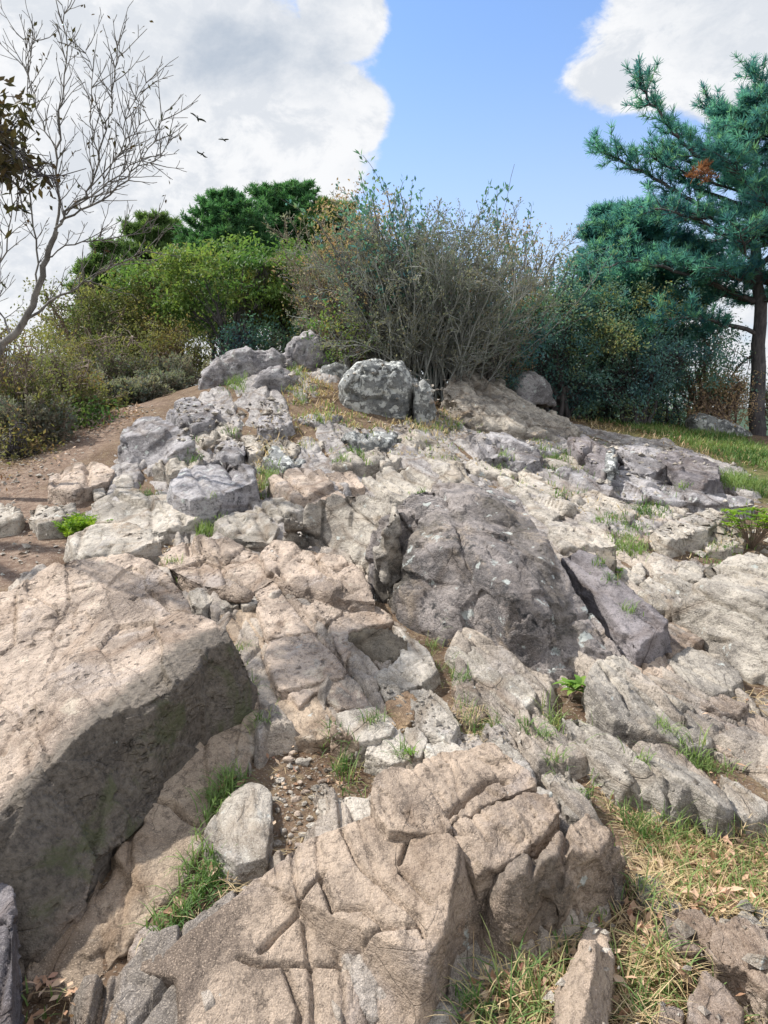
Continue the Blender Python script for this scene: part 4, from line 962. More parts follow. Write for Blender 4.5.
def pine(name, label, px, D, basepx, toppx, spans, mat='pine', seed=1, trunk_r=.12, group=None, tuftn=20, nl=.10, nw=.011, full=1.0, yoff=0.0, lean=0.0, blunt=False, cat='pine tree', boughs=(), nlimb=7):
    """spans: list of (height fraction, left px, right px) giving how far the limbs reach"""
    rng = np.random.default_rng(seed); b0 = W(px, basepx, D); b0[2] = gz(b0[0], b0[1]) - .1; tp = W(px + lean, toppx, D)
    root = plant(name, label, cat, tuple(b0), group)
    ts = []; Q = limb([b0, b0 + (tp - b0) * .35 + np.array([.05, 0, 0]), b0 + (tp - b0) * .7 - np.array([.04, 0, 0]), tp], trunk_r, trunk_r * .15, ts, rng, 6, .012)
    V, F = tubes(ts, 10); part('trunk', root, V, F, BK['dark'])
    H = tp[2] - b0[2]; ls = []; T = []; hs = [s[0] for s in spans]
    nw_ = int(13 * full)
    for k in range(nw_):
        f = hs[0] + (hs[-1] - hs[0]) * (k + rng.uniform(-.3, .3)) / nw_; f = min(max(f, hs[0]), .985)
        lx = np.interp(f, hs, [s[1] for s in spans]); rx = np.interp(f, hs, [s[2] for s in spans])
        for j in range(nlimb):
            a = 2 * math.pi * (j + rng.uniform(-.35, .35)) / nlimb + k * 1.3
            reach = (rx if math.cos(a) > 0 else lx) / FPX * D
            reach = (abs(math.cos(a)) * reach + (1 - abs(math.cos(a))) * .75 * (rx + lx) / 2 / FPX * D) * rng.uniform(.65, 1.08)
            s = Q[min(len(Q) - 1, int(f * (len(Q) - 1)))]; s = b0 + (tp - b0) * f
            e = s + np.array([math.cos(a) * reach, math.sin(a) * reach, reach * rng.uniform(.05, .38)])
            L = limb([s, s + (e - s) * .5 + np.array([0, 0, -.04 * reach]), e], trunk_r * .33 * (1 - .6 * f), .010, ls, rng, 5, .015)
            for q_i in range(2, len(L)):
                for _ in range(3 if blunt else 3):
                    d = (e - s); d = d / (np.linalg.norm(d) + 1e-6); kx = np.cross(d, UPZ) * rng.choice((-1, 1)); dd = d * .6 + kx * rng.uniform(.3, 1) + UPZ * rng.uniform(0, .5)
                    dd /= np.linalg.norm(dd); tl = rng.uniform(.18, .42) * (reach ** .5)
                    q = L[q_i] + dd * tl; ls.append((*L[q_i], *q, .008, .004))
                    for w_ in (.35, .7, 1.0): T.append((*(L[q_i] + (q - L[q_i]) * w_ + rng.normal(size=3) * .03), *(dd + UPZ * .5)))
            T.append((*e, *(e - s) / (reach + .01)))
    for bg in boughs:
        P = [W(x, y, D + dd * i / len(bg[0])) for i, (x, y) in enumerate(bg[0]) for dd in (bg[1],)]
        L = limb(P, trunk_r * .3, .010, ls, rng, 5, .02)
        for q_i in range(4, len(L)):
            d = L[q_i] - L[q_i - 1]; d /= np.linalg.norm(d)
            for _ in range(3):
                kx = rng.normal(size=3); kx -= d * (kx @ d); kx /= np.linalg.norm(kx); dd = d * .7 + kx * .7 + UPZ * .35; dd /= np.linalg.norm(dd); tl = rng.uniform(.12, .40)
                q = L[q_i] + dd * tl; ls.append((*L[q_i], *q, .008, .004))
                for w_ in (.4, .75, 1.0): T.append((*(L[q_i] + (q - L[q_i]) * w_), *(dd + UPZ * .4)))
        T.append((*L[-1], *d))
    T.append((*tp, 0, 0, 1)); T = np.array(T)
    V, F = tubes(ls, 4); part('limbs', root, V, F, BK['dark'])
    dn = T[:, 3:] / np.linalg.norm(T[:, 3:], axis=1, keepdims=True)
    V, F, t = needles(T[:, :3], dn, tuftn, nl, nw, rng); part('needles', root, V, F, LM[mat], t, False)
    return root, T
# ------------------------------------------------------------------ trees and bushes on and behind the crest
rg = 'pines on the ridge behind the heap'
pine('pine_tree', 'rounded dark green pine rising highest on the ridge behind the stone heap', 288, 22, 330, 184, [(.35, 55, 45), (.7, 52, 42), (.9, 30, 26), (1, 10, 10)], 'pineg', 21, .13, rg, 16, .13, .02, 1.1, blunt=True)
pine('pine_tree', 'bright green rounded pine left of the highest ridge pine', 226, 20, 330, 194, [(.3, 40, 50), (.7, 40, 48), (.9, 22, 26), (1, 8, 8)], 'pineg', 22, .11, rg, 16, .13, .02, 1.1, blunt=True)
pine('pine_tree', 'dull olive pine at the left end of the ridge above the olive shrubs', 158, 21, 335, 216, [(.3, 48, 38), (.7, 42, 30), (.9, 22, 20), (1, 6, 6)], 'ridge', 23, .11, rg, 16, .13, .02, 1.0, blunt=True)
pine('pine_tree', 'pine on the ridge half hidden by the brown leaved bush', 336, 21, 330, 204, [(.3, 50, 40), (.7, 42, 36), (.9, 24, 20), (1, 8, 8)], 'ridge', 24, .11, rg, 16, .13, .02, 1.0, blunt=True)
pine('pine_tree', 'small low pine farthest left on the ridge behind the bare tree', 108, 19, 335, 244, [(.3, 34, 34), (.7, 28, 28), (1, 6, 6)], 'ridge', 25, .09, rg, 16, .12, .02, .9, blunt=True)
shrub('broadleaf_tree', 'spreading yellow green tree with bare dark stems behind the stone heap', 232, 14, 190, 238, 'yelgreen', 'dark', 31, 24, .075, 16, cat='tree', layered=True, depth=.6, dens=1.5, spread=.11, clumps=75)
shrub('broadleaf_tree', 'smaller yellow green tree right of the spreading one behind the heap', 300, 13.8, 110, 246, 'yelgreen', 'dark', 32, 22, .07, 10, cat='tree', layered=True, depth=.6, dens=1.2, spread=.10, clumps=65)
sg = 'olive shrubs along the left of the path'
shrub('shrub', 'tall olive shrub left of the spreading yellow green tree', 150, 14.5, 100, 262, 'olive', 'brown', 33, 19, .06, 12, group=sg, spread=.09)
shrub('shrub', 'olive shrub with yellow tips under the ridge pines at left', 98, 13.8, 100, 278, 'olive', 'brown', 34, 18, .06, 12, group=sg, bare=.15, spread=.09)
shrub('shrub', 'low dark olive shrub at the top of the dirt path', 178, 13, 80, 320, 'olive', 'brown', 35, 12, .045, 10, group=sg, bare=.2)
shrub('shrub', 'brownish olive shrub beside the trunk of the bare tree', 45, 11.5, 90, 318, 'olive', 'btwig', 36, 10, .045, 14, group=sg, bare=.35)
shrub('shrub', 'olive shrub between the bare tree and the path', 110, 12.0, 90, 322, 'olive', 'btwig', 37, 9, .042, 14, group=sg, bare=.35)
shrub('shrub', 'green shrub in the dark hollow behind the stone heap', 262, 13, 90, 318, 'bluegreen', 'dark', 38, 11, .045, 10)
shrub('shrub', 'dark shrub hollow behind the round top boulder', 330, 12.8, 80, 300, 'bluegreen', 'dark', 39, 12, .045, 10)
shrub('shrub', 'low dense shrub at the foot of the ridge behind the olive shrubs', 120, 16, 150, 300, 'olive', 'dark', 40, 14, .06, 10, spread=.1)
shrub('shrub', 'shadowed shrub between the ridge pines and the yellow green tree', 240, 16.5, 190, 265, 'pineg' if 0 else 'olive', 'dark', 41, 14, .06, 12, spread=.11)
shrub('shrub', 'brown leaved bush left of the big grey twiggy bush', 352, 12.4, 110, 186, 'brown', 'grey', 42, 13, .05, 18, bare=.2, spread=.10)
shrub('shrub', 'brown leaved bush behind the right side of the grey twiggy bush', 520, 13.0, 110, 206, 'brown', 'grey', 43, 13, .05, 16, bare=.2, spread=.10)
shrub('shrub', 'reddish brown low bush showing between grey bush and dark thicket', 500, 12.2, 70, 275, 'brown', 'grey', 44, 9, .04, 12, bare=.3)
dg_ = 'dark yellow flecked bushes on the right crest'
shrub('shrub', 'dark bush flecked with yellow leaves left of the thicket middle', 560, 12.6, 125, 268, 'dkyel', 'dark', 45, 20, .045, 16, group=dg_, dens=1.5)
shrub('shrub', 'largest dark yellow flecked bush in the middle of the thicket', 640, 12.4, 145, 282, 'dkyel', 'dark', 46, 21, .045, 18, group=dg_, dens=1.7)
shrub('shrub', 'dark bush behind the largest yellow flecked one', 600, 13.6, 160, 255, 'bluegreen', 'dark', 47, 17, .05, 14, group=dg_, dens=1.5)
shrub('shrub', 'loose bush with pale gaps between thicket and pine trunk', 702, 12.9, 90, 312, 'dkyel', 'brown', 48, 13, .045, 14, group=dg_, bare=.25)
shrub('shrub', 'sparse reddish bush just left of the pine trunk foot', 725, 12.2, 60, 365, 'brown', 'brown', 49, 8, .04, 10, bare=.3)
shrub('shrub', 'thin bush at the right edge beside the pine trunk', 790, 12.6, 80, 350, 'dkyel', 'brown', 50, 9, .045, 10, bare=.3)
shrub('shrub', 'low leafy bank closing the gap under the dark bushes', 590, 13.9, 170, 335, 'dkyel', 'dark', 54, 16, .05, 14, group=dg_, dens=1.3)
shrub('shrub', 'low leafy bank at the right end of the dark bushes', 670, 14.2, 120, 350, 'dkyel', 'dark', 55, 14, .05, 12, group=dg_)
shrub('shrub', 'blue green bush between grey twiggy bush and dark thicket', 525, 12.4, 90, 280, 'bluegreen', 'dark', 56, 15, .045, 12, bare=.1)
shrub('shrub', 'leafy bush at the right foot of the grey twiggy bush', 490, 11.9, 80, 305, 'dkyel', 'dark', 57, 13, .042, 12, bare=.15)
# pines at the right
pine('pine_tree', 'tall blue green pine with a thick dark trunk at the right edge', 757, 12.5, 432, 92, [(.40, 90, 70), (.55, 120, 80), (.70, 100, 80), (.80, 70, 60), (.92, 35, 40), (1, 15, 15)], 'pine', 51, .135, None, 20, .12, .011, .85, nlimb=5,
     boughs=[([(757,190),(712,165),(678,138),(655,108),(640,86)], -.6), ([(757,235),(700,205),(655,178),(625,162),(602,152)], .5), ([(757,200),(735,160),(722,125),(712,108)], .8), ([(757,160),(752,120),(756,95),(752,76)], .3), ([(757,210),(700,190),(668,165),(662,150)], 1.0), ([(757,300),(700,280),(640,262),(600,270)], -.8), ([(757,290),(720,262),(690,250),(650,240)], .9), ([(757,270),(790,230),(820,200)], 0), ([(757,335),(725,325),(690,318),(650,322)], -1.2), ([(757,240),(722,222),(690,216),(650,208)], -1.2)])
pine('pine_tree', 'young blue green pine left of the tall right hand pine', 640, 13.4, 420, 205, [(.35, 60, 60), (.6, 66, 60), (.85, 34, 30), (1, 10, 10)], 'pine', 52, .08, None, 20, .12, .012, .95, nlimb=6)
pine('pine_tree', 'small dark pine poking out left of the young one', 606, 14.0, 415, 205, [(.35, 30, 45), (.7, 26, 36), (1, 8, 8)], 'pine', 53, .06, None, 18, .12, .013, .9, nlimb=5)

# ------------------------------------------------------------------ the big grey twiggy bush on the crest
def twig_bush(name, label, px, D, wpx, toppx, nst, seed, bark, mat, leafn, leafp, lean=0, cat='bush', L2=.03, lev=2, rmin=.0035, group=None, r0=.014):
    rng = np.random.default_rng(seed); c = W(px, 400, D); z0 = gz(c[0], c[1]) - .03; H = W(px, toppx, D)[2] - z0; Rw = wpx / 2 / FPX * D
    root = plant(name, label, cat, (c[0], c[1], z0), group); segs = []; tips = []
    o = dict(n=[7, 5, 4], wob=.13, up=.03, kids=[2, 2, 0], ratio=.38, ang=.62, rmin=rmin, lev=lev, prob=.8, skip=1, tl=0)
    for i in range(nst):
        a = rng.uniform(0, 2 * math.pi); q = rng.uniform(0, 1) ** .7
        d = np.array([math.cos(a) * q * Rw / H * 1.15 + lean, math.sin(a) * q * .7 * Rw / H, 1.0]); d /= np.linalg.norm(d)
        grow((c[0] + rng.normal() * .18 * Rw, c[1] + rng.normal() * .12 * Rw, z0), d, H * rng.uniform(.72, 1.0) / (d[2] + .25) * 1.05 * (1 - .12 * q), r0, 0, rng, o, segs, tips)
    V, F = tubes(segs, 3); part('branches', root, V, F, BK[bark])
    T = np.array(tips); T = T[rng.random(len(T)) < leafp]
    if len(T): tufted(root, T[:, :3], leafn, L2, L2 * .5, LM[mat], rng, .02, T[:, 3:])
    return root
twig_bush('twiggy_bush', 'big fan shaped grey twiggy bush behind the lichen boulder on the crest', 430, 10.6, 215, 180, 100, 61, 'twig', 'twigleaf', 3, .5, L2=.036)
twig_bush('tall_shoots', 'tall leafy shoots standing above the grey twiggy bush', 400, 10.9, 120, 118, 16, 62, 'grey', 'bluegreen', 5, .9, L2=.065, lev=1, r0=.02)
twig_bush('tall_shoots', 'slender leafy shoots leaning right beyond the grey twiggy bush', 490, 11.9, 130, 150, 14, 63, 'grey', 'bluegreen', 4, .8, L2=.06, lev=1, r0=.014, lean=.1)
twig_bush('twiggy_bush', 'open brown twiggy bush rising left of the tall shoots', 345, 11.9, 110, 190, 34, 64, 'btwig', 'twigleaf', 2, .5, L2=.04)
shrub('shrub', 'dark leafy core bush inside the fan of the grey twigs', 425, 11.2, 190, 212, 'bluegreen', 'dark', 65, 13, .045, 12, dens=1.2, bare=.15)
shrub('shrub', 'small yellow and red leaved shrub beside the round top boulder', 345, 10.6, 62, 298, 'yelgreen', 'grey', 66, 8, .045, 8, bare=.3, clumps=40)
shrub('shrub', 'rusty leaved bush mixed into the left of the grey twiggy bush', 375, 10.9, 100, 215, 'brown', 'grey', 67, 9, .04, 14, bare=.35, clumps=70)
shrub('shrub', 'grey green leafy bush in the right of the grey twiggy bush', 480, 11.0, 100, 222, 'twigleaf', 'grey', 68, 11, .042, 14, bare=.2, clumps=80)
shrub('shrub', 'tall brown green brush filling the left edge above the path', 8, 8.8, 110, 318, 'olive', 'btwig', 69, 8, .042, 22, bare=.3, clumps=110)
shrub('shrub', 'loose brush with yellowing leaves left of the path bend', 58, 9.6, 90, 350, 'olive', 'btwig', 60, 8, .042, 20, bare=.35, clumps=90)
# brown undergrowth on the left
ug = 'tangles of brown twigs left of the path'
for k, (px, D, w_, t_, n_, lab) in enumerate([(20, 8.6, 110, 372, 40, 'brown twig tangle nearest the left edge of the photo path'), (70, 9.8, 90, 372, 38, 'brown twig tangle with a few green leaves by the path bend'), (125, 12.0, 90, 345, 44, 'grey brown thicket of dead twigs at the top of the path'), (175, 12.2, 80, 350, 40, 'dense dead twig thicket beside the left heap'), (0, 10.4, 100, 335, 36, 'taller dead twig tangle under the bare tree'), (60, 11.0, 90, 345, 36, 'twig tangle behind the path bend'), (122, 10.6, 70, 372, 36, 'low dry twig tangle narrowing the top of the path'), (160, 11.4, 70, 368, 36, 'low dry twig tangle just left of the heap'), (28, 8.4, 110, 392, 40, 'dry twig tangle overhanging the path edge')]):
    twig_bush('undergrowth_bush', lab, px, D, w_, t_, n_, 70 + k, 'btwig', 'olive' if k in (0, 1) else 'twigleaf', 2, .35, L2=.04, lev=2, rmin=.0035, group=ug, r0=.010)
shrub('shrub', 'low yellow green leafy clump beside the path bend', 84, 9.2, 46, 405, 'yelgreen', 'btwig', 80, 7, .05, 8, clumps=26, bare=.2)
shrub('shrub', 'dark tangled low clump at the left edge of the path', 18, 8.0, 60, 425, 'olive', 'dark', 81, 8, .04, 8, clumps=30, bare=.3)

twig_bush('undergrowth_bush', 'low dry brush on the left rim of the path top', 88, 10.2, 80, 392, 34, 92, 'btwig', 'olive', 2, .4, L2=.04, rmin=.0035, group=ug, r0=.010)
twig_bush('undergrowth_bush', 'low dry brush just behind the path top stones', 140, 10.7, 80, 378, 36, 93, 'btwig', 'twigleaf', 2, .4, L2=.04, rmin=.0035, group=ug, r0=.010)
# ------------------------------------------------------------------ the bare tree at the left
def bare_tree():
    rng = np.random.default_rng(90); D = 6.6; w = lambda x, y, dd=0: W(x, y, D + dd)
    r = w(-40, 480); r[2] = gz(r[0], r[1]) - .05
    root = plant('bare_tree', 'bare leaning tree with fine twigs and few brown leaves at upper left', 'tree', tuple(r)); segs = []; tips = []; tr = []
    limb([r, w(-22, 400), w(-2, 352), w(18, 330), w(36, 296), w(46, 258), w(56, 232)], .038, .020, tr, rng, 4, .006)
    o = dict(n=[6, 4, 3], wob=.10, up=.05, kids=[1, 1, 0], ratio=.40, ang=.6, rmin=.0026, lev=2, prob=.75, tl=0)
    main = [([(56,232),(58,190),(57,150),(62,100),(68,50),(62,5)], .024), ([(56,232),(66,212),(88,190),(98,160),(108,120),(114,80),(120,40)], .022), ([(60,222),(92,205),(125,180),(148,150),(165,112)], .020),
            ([(66,215),(100,190),(130,165),(155,160),(170,140)], .014), ([(24,322),(60,296),(92,280),(118,262),(152,250)], .024), ([(36,296),(36,250),(30,200),(22,150),(28,90),(24,40)], .018), ([(46,258),(75,245),(110,238),(150,232)], .014),
            ([(-2,352),(-12,300),(6,252),(12,205),(4,150)], .020), ([(57,150),(40,120),(30,70),(34,30)], .012), ([(98,160),(90,120),(92,80),(86,50)], .012), ([(92,205),(110,170),(135,135),(140,95)], .012), ([(10,335),(0,310),(-20,280)], .02), ([(88,190),(120,150),(128,110),(150,80)], .011)]
    for pts, rr in main:
        dz = rng.uniform(-.5, .5); P = [w(x, y, dz * i / len(pts)) for i, (x, y) in enumerate(pts)]
        Q = limb(P, rr * .52, .0025, segs, rng, 4, .01)
        for i in range(3, len(Q)):
            for _ in range(1 + (i % 2)):
                d = Q[i] - Q[i - 1]; d /= np.linalg.norm(d); k = np.cross(d, rng.normal(size=3)); k /= np.linalg.norm(k); dd = d * .8 + k * .65 + UPZ * .1
                grow(Q[i], dd, rng.uniform(.16, .38), .0045, 1, rng, o, segs, tips)
    V, F = tubes(tr, 10); part('trunk', root, V, F, BK['grey'])
    V, F = tubes(segs, 4); part('branches', root, V, F, BK['grey'])
    T = np.array(tips); T = T[rng.random(len(T)) < .05]; tufted(root, T[:, :3], 2, .04, .02, LM['oak'], rng, .02, droop=.6)
bare_tree()
def oak():
    rng = np.random.default_rng(91); D = 4.2; w = lambda x, y, dd=0: W(x, y, D + dd); r = np.array([-4.7, 6.4, gz(-4.7, 6.4) - .05])
    root = plant('oak_tree', 'dark leafy oak whose bough hangs into view at the upper left edge', 'tree', tuple(r)); segs = []; tr = []
    limb([r, r + np.array([.1, -.1, 1.2]), r + np.array([.0, -.2, 2.4]), r + np.array([.2, -.2, 3.4])], .11, .06, tr, rng, 5, .01); Z0 = r + np.array([.0, -.2, 2.3])
    C = []
    for pts in ([(-290,200),(-150,110),(-60,120),(0,140),(22,160)], [(-285,250),(-120,190),(-40,150),(10,130)], [(-280,100),(-150,40),(-50,80),(-5,100)], [(-60,120),(0,165),(30,170),(55,182)], [(-100,150),(-20,160),(20,190)]):
        P = [w(x, y, rng.uniform(-.2, .2)) for x, y in pts]; P = ([Z0] + P[1:]) if pts[0][0] < -200 else P; Q = limb(P, .02, .004, segs, rng, 5, .01)
        for q in Q[6:]:
            for _ in range(4):
                e = q + rng.normal(size=3) * np.array([.09, .1, .07]); segs.append((*q, *e, .003, .002)); C.append(e)
    V, F = tubes(tr, 10); part('trunk', root, V, F, BK['dark']); V, F = tubes(segs, 4); part('branches', root, V, F, BK['dark'])
    C = np.array(C); u = (C[:, 0] / C[:, 1]) * FPX + 384; vv = 512 - FPX * ((C[:, 2] - 1.5) / C[:, 1] + math.tan(PITCH)); C = C[((u < 30) & (vv < 185)) | (rng.random(len(C)) < .22)]
    tufted(root, C, 9, .058, .026, LM['oak'], rng, .04, droop=.7, up=.2)
oak()
for o_ in bpy.data.objects:
    if o_.get('label', '').startswith('tall blue green pine'):
        r_ = np.random.default_rng(5); P_ = W(705, 172, 11.6)[None] + r_.normal(size=(26, 3)) * np.array([.12, .10, .06])
        V, F, t = needles(P_, r_.normal(size=(26, 3)) * .5 + UPZ, 16, .09, .012, r_); part('dead_needles', o_, V, F, LM['red'], t, False)
# tips of the big pine that carry the look: upper left leader and side boughs, plus one dead orange tuft
# ------------------------------------------------------------------ birds
def bird(label, px, py, span, roll, flap, D=38.0, yaw=.3):
    c = W(px, py, D); prof = [(-.5, .0, .0), (-.42, .06, .02), (-.2, .11, .06), (.05, .13, .08), (.25, .10, .07), (.36, .07, .055), (.45, .055, .05), (.5, .02, .02), (.56, .002, .002)]
    V = []; F = []; n = 8
    for x, rw, rh in prof:
        for k in range(n):
            t = 2 * math.pi * k / n; V.append((x * .62 * span, math.cos(t) * rw * .5 * span, math.sin(t) * rh * .7 * span))
    for i in range(len(prof) - 1):
        for k in range(n): F.append((i * n + k, i * n + (k + 1) % n, (i + 1) * n + (k + 1) % n, (i + 1) * n + k))
    for sgn in (1, -1):
        st = [(0, .08, -.12, 0), (.2, .11, -.13, .08), (.36, .09, -.12, .10), (.5, -.06, -.12, .05)]; b0 = len(V)
        for y, xf, xb, z in st:
            for x, dz in ((xf, .012), (xb, .004), (xb, -.004), (xf, -.012)):
                V.append((x * span, sgn * y * span, (z * flap + dz) * span))
        for i in range(3):
            for k in range(4): F.append((b0 + i * 4 + k, b0 + i * 4 + (k + 1) % 4, b0 + (i + 1) * 4 + (k + 1) % 4, b0 + (i + 1) * 4 + k))
    b0 = len(V); V += [(-.28 * span, .03 * span, .01), (-.28 * span, -.03 * span, .01), (-.44 * span, -.075 * span, 0), (-.44 * span, .075 * span, 0)]; F.append((b0, b0 + 1, b0 + 2, b0 + 3))
    V = np.array(V); me = mk_mesh('bird', V, np.array(F), BIRD, True)
    o = link('bird', me, loc=tuple(c), label=label, cat='bird', group='birds flying over the ridge'); o.rotation_euler = (roll, .1, math.pi / 2 + yaw * 3)
m_, nt_ = new_mat('bird_feathers'); b_ = NB(nt_); d_ = b_.n('ShaderNodeBsdfPrincipled'); n_ = b_.noise(b_.n('ShaderNodeTexCoord').outputs['Object'], 30, 3)
b_.l(b_.ramp(n_, [(.4, (.02, .022, .028)), (.7, (.05, .052, .06))]), d_.inputs['Base Color']); o_ = b_.n('ShaderNodeOutputMaterial'); b_.l(d_.outputs[0], o_.inputs[0]); BIRD = m_
bird('largest dark bird, topmost of the three in flight', 198, 119, .80, .5, 1.0, yaw=.05)
bird('small dark bird flying lowest of the three', 202, 154, .55, .4, -.8, yaw=.2)
bird('small dark bird flying farthest right of the three', 224, 140, .55, .1, .6, yaw=-.1)
# ------------------------------------------------------------------ grass, litter and small ground plants
def scatter_px(poly, n, rng):
    """n points on the hill inside a traced outline, uniform over the real ground"""
    P = np.array([at(p[0], p[1], .03) for p in poly]); lo, hi = P[:, :2].min(0), P[:, :2].max(0); out = []
    while sum(len(o) for o in out) < n:
        q = rng.uniform(lo, hi, (n * 3, 2)); out.append(q[inside(q, P)])
        if len(out) > 60: break
    return np.concatenate(out)[:n]
def low(XY, lim=.05):
    z = top(XY[:, 0], XY[:, 1]) - base(XY[:, 0], XY[:, 1]); return XY[z < lim * np.clip(XY[:, 1] / 3, 1, 2.2)]
def blades(XY, H, w, rng, lean=.6, flat=0.0, tintc=.4, tints=.3, hvar=.4, lim=.055):
    XY = low(XY, lim)
    n = len(XY); z = top(XY[:, 0], XY[:, 1]) - .006
    P = np.column_stack([XY, z]); a = rng.uniform(0, 2 * math.pi, n); L = H * rng.uniform(1 - hvar, 1 + hvar, n)
    ln = np.clip(rng.normal(lean, .3, n), .05, 1.5)
    d = np.column_stack([np.cos(a), np.sin(a), 0 * a]); s = np.column_stack([-np.sin(a), np.cos(a), 0 * a]); V = []
    for t, wf in ((0, 1), (.35, .95), (.7, .65), (1, .06)):
        th = ln * t * 1.1 + flat
        c = P + d * (L * t * np.sin(th))[:, None] + UPZ * (L * t * np.cos(th)).clip(.004)[:, None]
        V += [c - s * (w * wf / 2), c + s * (w * wf / 2)]
    V = np.stack(V, 1); off = (np.arange(n) * 8)[:, None]
    F = np.concatenate([off + np.array([2 * k, 2 * k + 1, 2 * k + 3, 2 * k + 2]) for k in range(3)])
    t = np.repeat(np.clip(rng.normal(tintc, tints, n), 0, 1), 8)
    return V.reshape(-1, 3), F, t
def merge(L):
    V = []; F = []; T = []; o = 0
    for v, f, t in L: V.append(v); F.append(f + o); T.append(t); o += len(v)
    return np.concatenate(V), np.concatenate(F), np.concatenate(T)
rng = np.random.default_rng(101)
TUFTS = [(238,655),(250,700),(172,572),(262,730),(345,760),(352,785),(432,640),(445,665),(462,690),(490,725),(545,745),(556,770),(590,800),(528,735),(610,615),(598,600),(588,580),(628,640),(640,780),(665,740),(690,760),(706,760),(405,765),(372,735),(332,742),(210,790),(228,770),(340,470),(355,455),(262,470),(420,500),(505,470),(560,500),(600,530),(640,515),(680,500),(300,400),(320,425),(455,430),(232,440),(195,470),(150,500),(205,527),(215,525),(470,1000),(520,965),(640,890)]
def clumpy(poly, n, per, sp, rng):
    c = scatter_px(poly, max(1, n // per), rng); return np.repeat(c, per, 0) + rng.normal(size=(len(c) * per, 2)) * sp
G = []; Dd = []
def green(poly, n, H, w, **k):
    per = k.pop('per', 7); sp = k.pop('sp', .02); G.append(blades(clumpy(poly, n, per, sp, rng), H, w, rng, **k))
def dry(poly, n, H, w, **k):
    per = k.pop('per', 5); sp = k.pop('sp', .03); Dd.append(blades(clumpy(poly, n, per, sp, rng), H, w, rng, **k))
gully = [(232,775),(215,800),(205,845),(190,880),(165,915),(160,938),(175,935),(215,900),(235,880),(225,860),(212,835),(225,800),(245,778)]
green(gully, 900, .07, .004, tintc=.15, tints=.15, lean=.8); dry([(235,870),(270,868),(300,850),(290,862),(240,890),(200,925),(170,945),(200,905)], 260, .07, .002, flat=.9)
BR = [(520,985),(545,950),(620,905),(640,860),(632,835),(600,790),(640,800),(700,815),(768,835),(900,900),(900,1150),(470,1150),(460,1060),(490,1005)]
dry(BR, 13000, .08, .0022, flat=.95, lean=.4); green(BR, 2600, .075, .0036, tintc=.4, lean=.8, sp=.03)
green([(470,1020),(540,950),(600,930),(560,1060),(470,1060)], 170, .11, .0045, tintc=.6, lean=.8); dry([(470,1020),(545,945),(590,940),(550,1060),(460,1060)], 500, .10, .003, flat=.8)
green([(540,700),(600,735),(610,790),(570,775),(545,735)], 330, .09, .004, tintc=.5); dry([(540,700),(610,760),(640,800),(600,800)], 300, .07, .0025, flat=.9)
green([(600,770),(700,820),(740,815),(720,850),(640,840)], 420, .08, .004, tintc=.35); dry([(600,770),(760,820),(720,850),(640,850)], 500, .08, .0025, flat=.9)
green([(640,735),(700,750),(740,775),(700,765)], 260, .07, .004, tintc=.3)
green([(427,628),(445,640),(470,680),(455,690),(430,660)], 170, .06, .0035, tintc=.5); dry([(425,625),(450,645),(480,695),(450,690)], 150, .05, .002, flat=.9)
green([(445,705),(490,705),(505,735),(455,745),(435,735)], 170, .06, .003, tintc=.5); dry([(445,705),(490,705),(515,740),(455,748),(425,740)], 420, .06, .0022, flat=.9)
green([(332,735),(355,745),(372,775),(350,790),(335,765)], 130, .08, .004, tintc=.4); dry([(262,745),(340,745),(370,795),(330,800),(300,850),(240,885),(270,860)], 160, .05, .0018, flat=1.1)
green([(258,715),(268,710),(272,740),(262,745)], 60, .06, .004, tintc=.6); green([(520,740),(535,730),(545,770),(535,775)], 60, .06, .003)
green([(575,562),(592,590),(625,640),(635,648),(615,635),(585,595)], 480, .05, .004, tintc=.2, sp=.015)
green([(232,640),(240,640),(252,690),(246,690)], 60, .03, .003, tintc=.6); green([(165,560),(185,580),(180,590),(160,570)], 70, .05, .004, tintc=.5); dry([(120,560),(165,548),(180,580),(160,570)], 160, .05, .003, flat=.8)
# single tufts rooted in the joints
for k_, (px_, py_) in enumerate(TUFTS):
    c_ = at(px_, py_, .05); r_ = .018 * max(1, c_[1] / 3); q_ = c_[None, :2] + rng.normal(size=(34, 2)) * r_
    G.append(blades(q_, .055 * max(1, c_[1] / 4.5), .0032 * max(1, c_[1] / 3.2), rng, tintc=.3, tints=.25, lean=.9, lim=.2))
# middle distance tufts
for poly, n, h in [([(266,470),(282,480),(286,500),(268,498)], 260, .13), ([(198,520),(218,517),(222,536),(202,538)], 220, .10), ([(550,472),(580,478),(590,490),(560,486)], 120, .08), ([(540,452),(600,462),(608,470),(550,468)], 220, .1), ([(620,540),(640,550),(640,560),(622,555)], 140, .08),
                   ([(720,478),(768,482),(830,490),(830,500),(725,494)], 1500, .17), ([(520,455),(560,460),(560,474),(530,470)], 120, .07), ([(640,505),(665,515),(660,525),(640,520)], 120, .07), ([(610,520),(650,530),(640,548),(612,540)], 120, .06), ([(575,440),(600,445),(600,452),(575,450)], 60, .1),
                   ([(225,378),(250,380),(245,396),(228,394)], 200, .12), ([(285,365),(300,372),(300,400),(290,395)], 130, .1), ([(352,458),(372,458),(368,475),(352,472)], 90, .09), ([(190,300+150),(196,452),(192,462),(186,460)], 40, .06), ([(700,560),(720,545),(768,560),(768,570),(730,575)], 200, .06)]:
    green(poly, int(n * 1.6), h * .8, .006, tintc=.3, tints=.25, sp=.05, lean=.7)
green([(590,407),(640,411),(700,428),(768,448),(850,465),(850,480),(768,470),(700,448),(620,424)], 6500, .09, .011, tintc=.22, tints=.25, sp=.12, lean=.6, per=9)
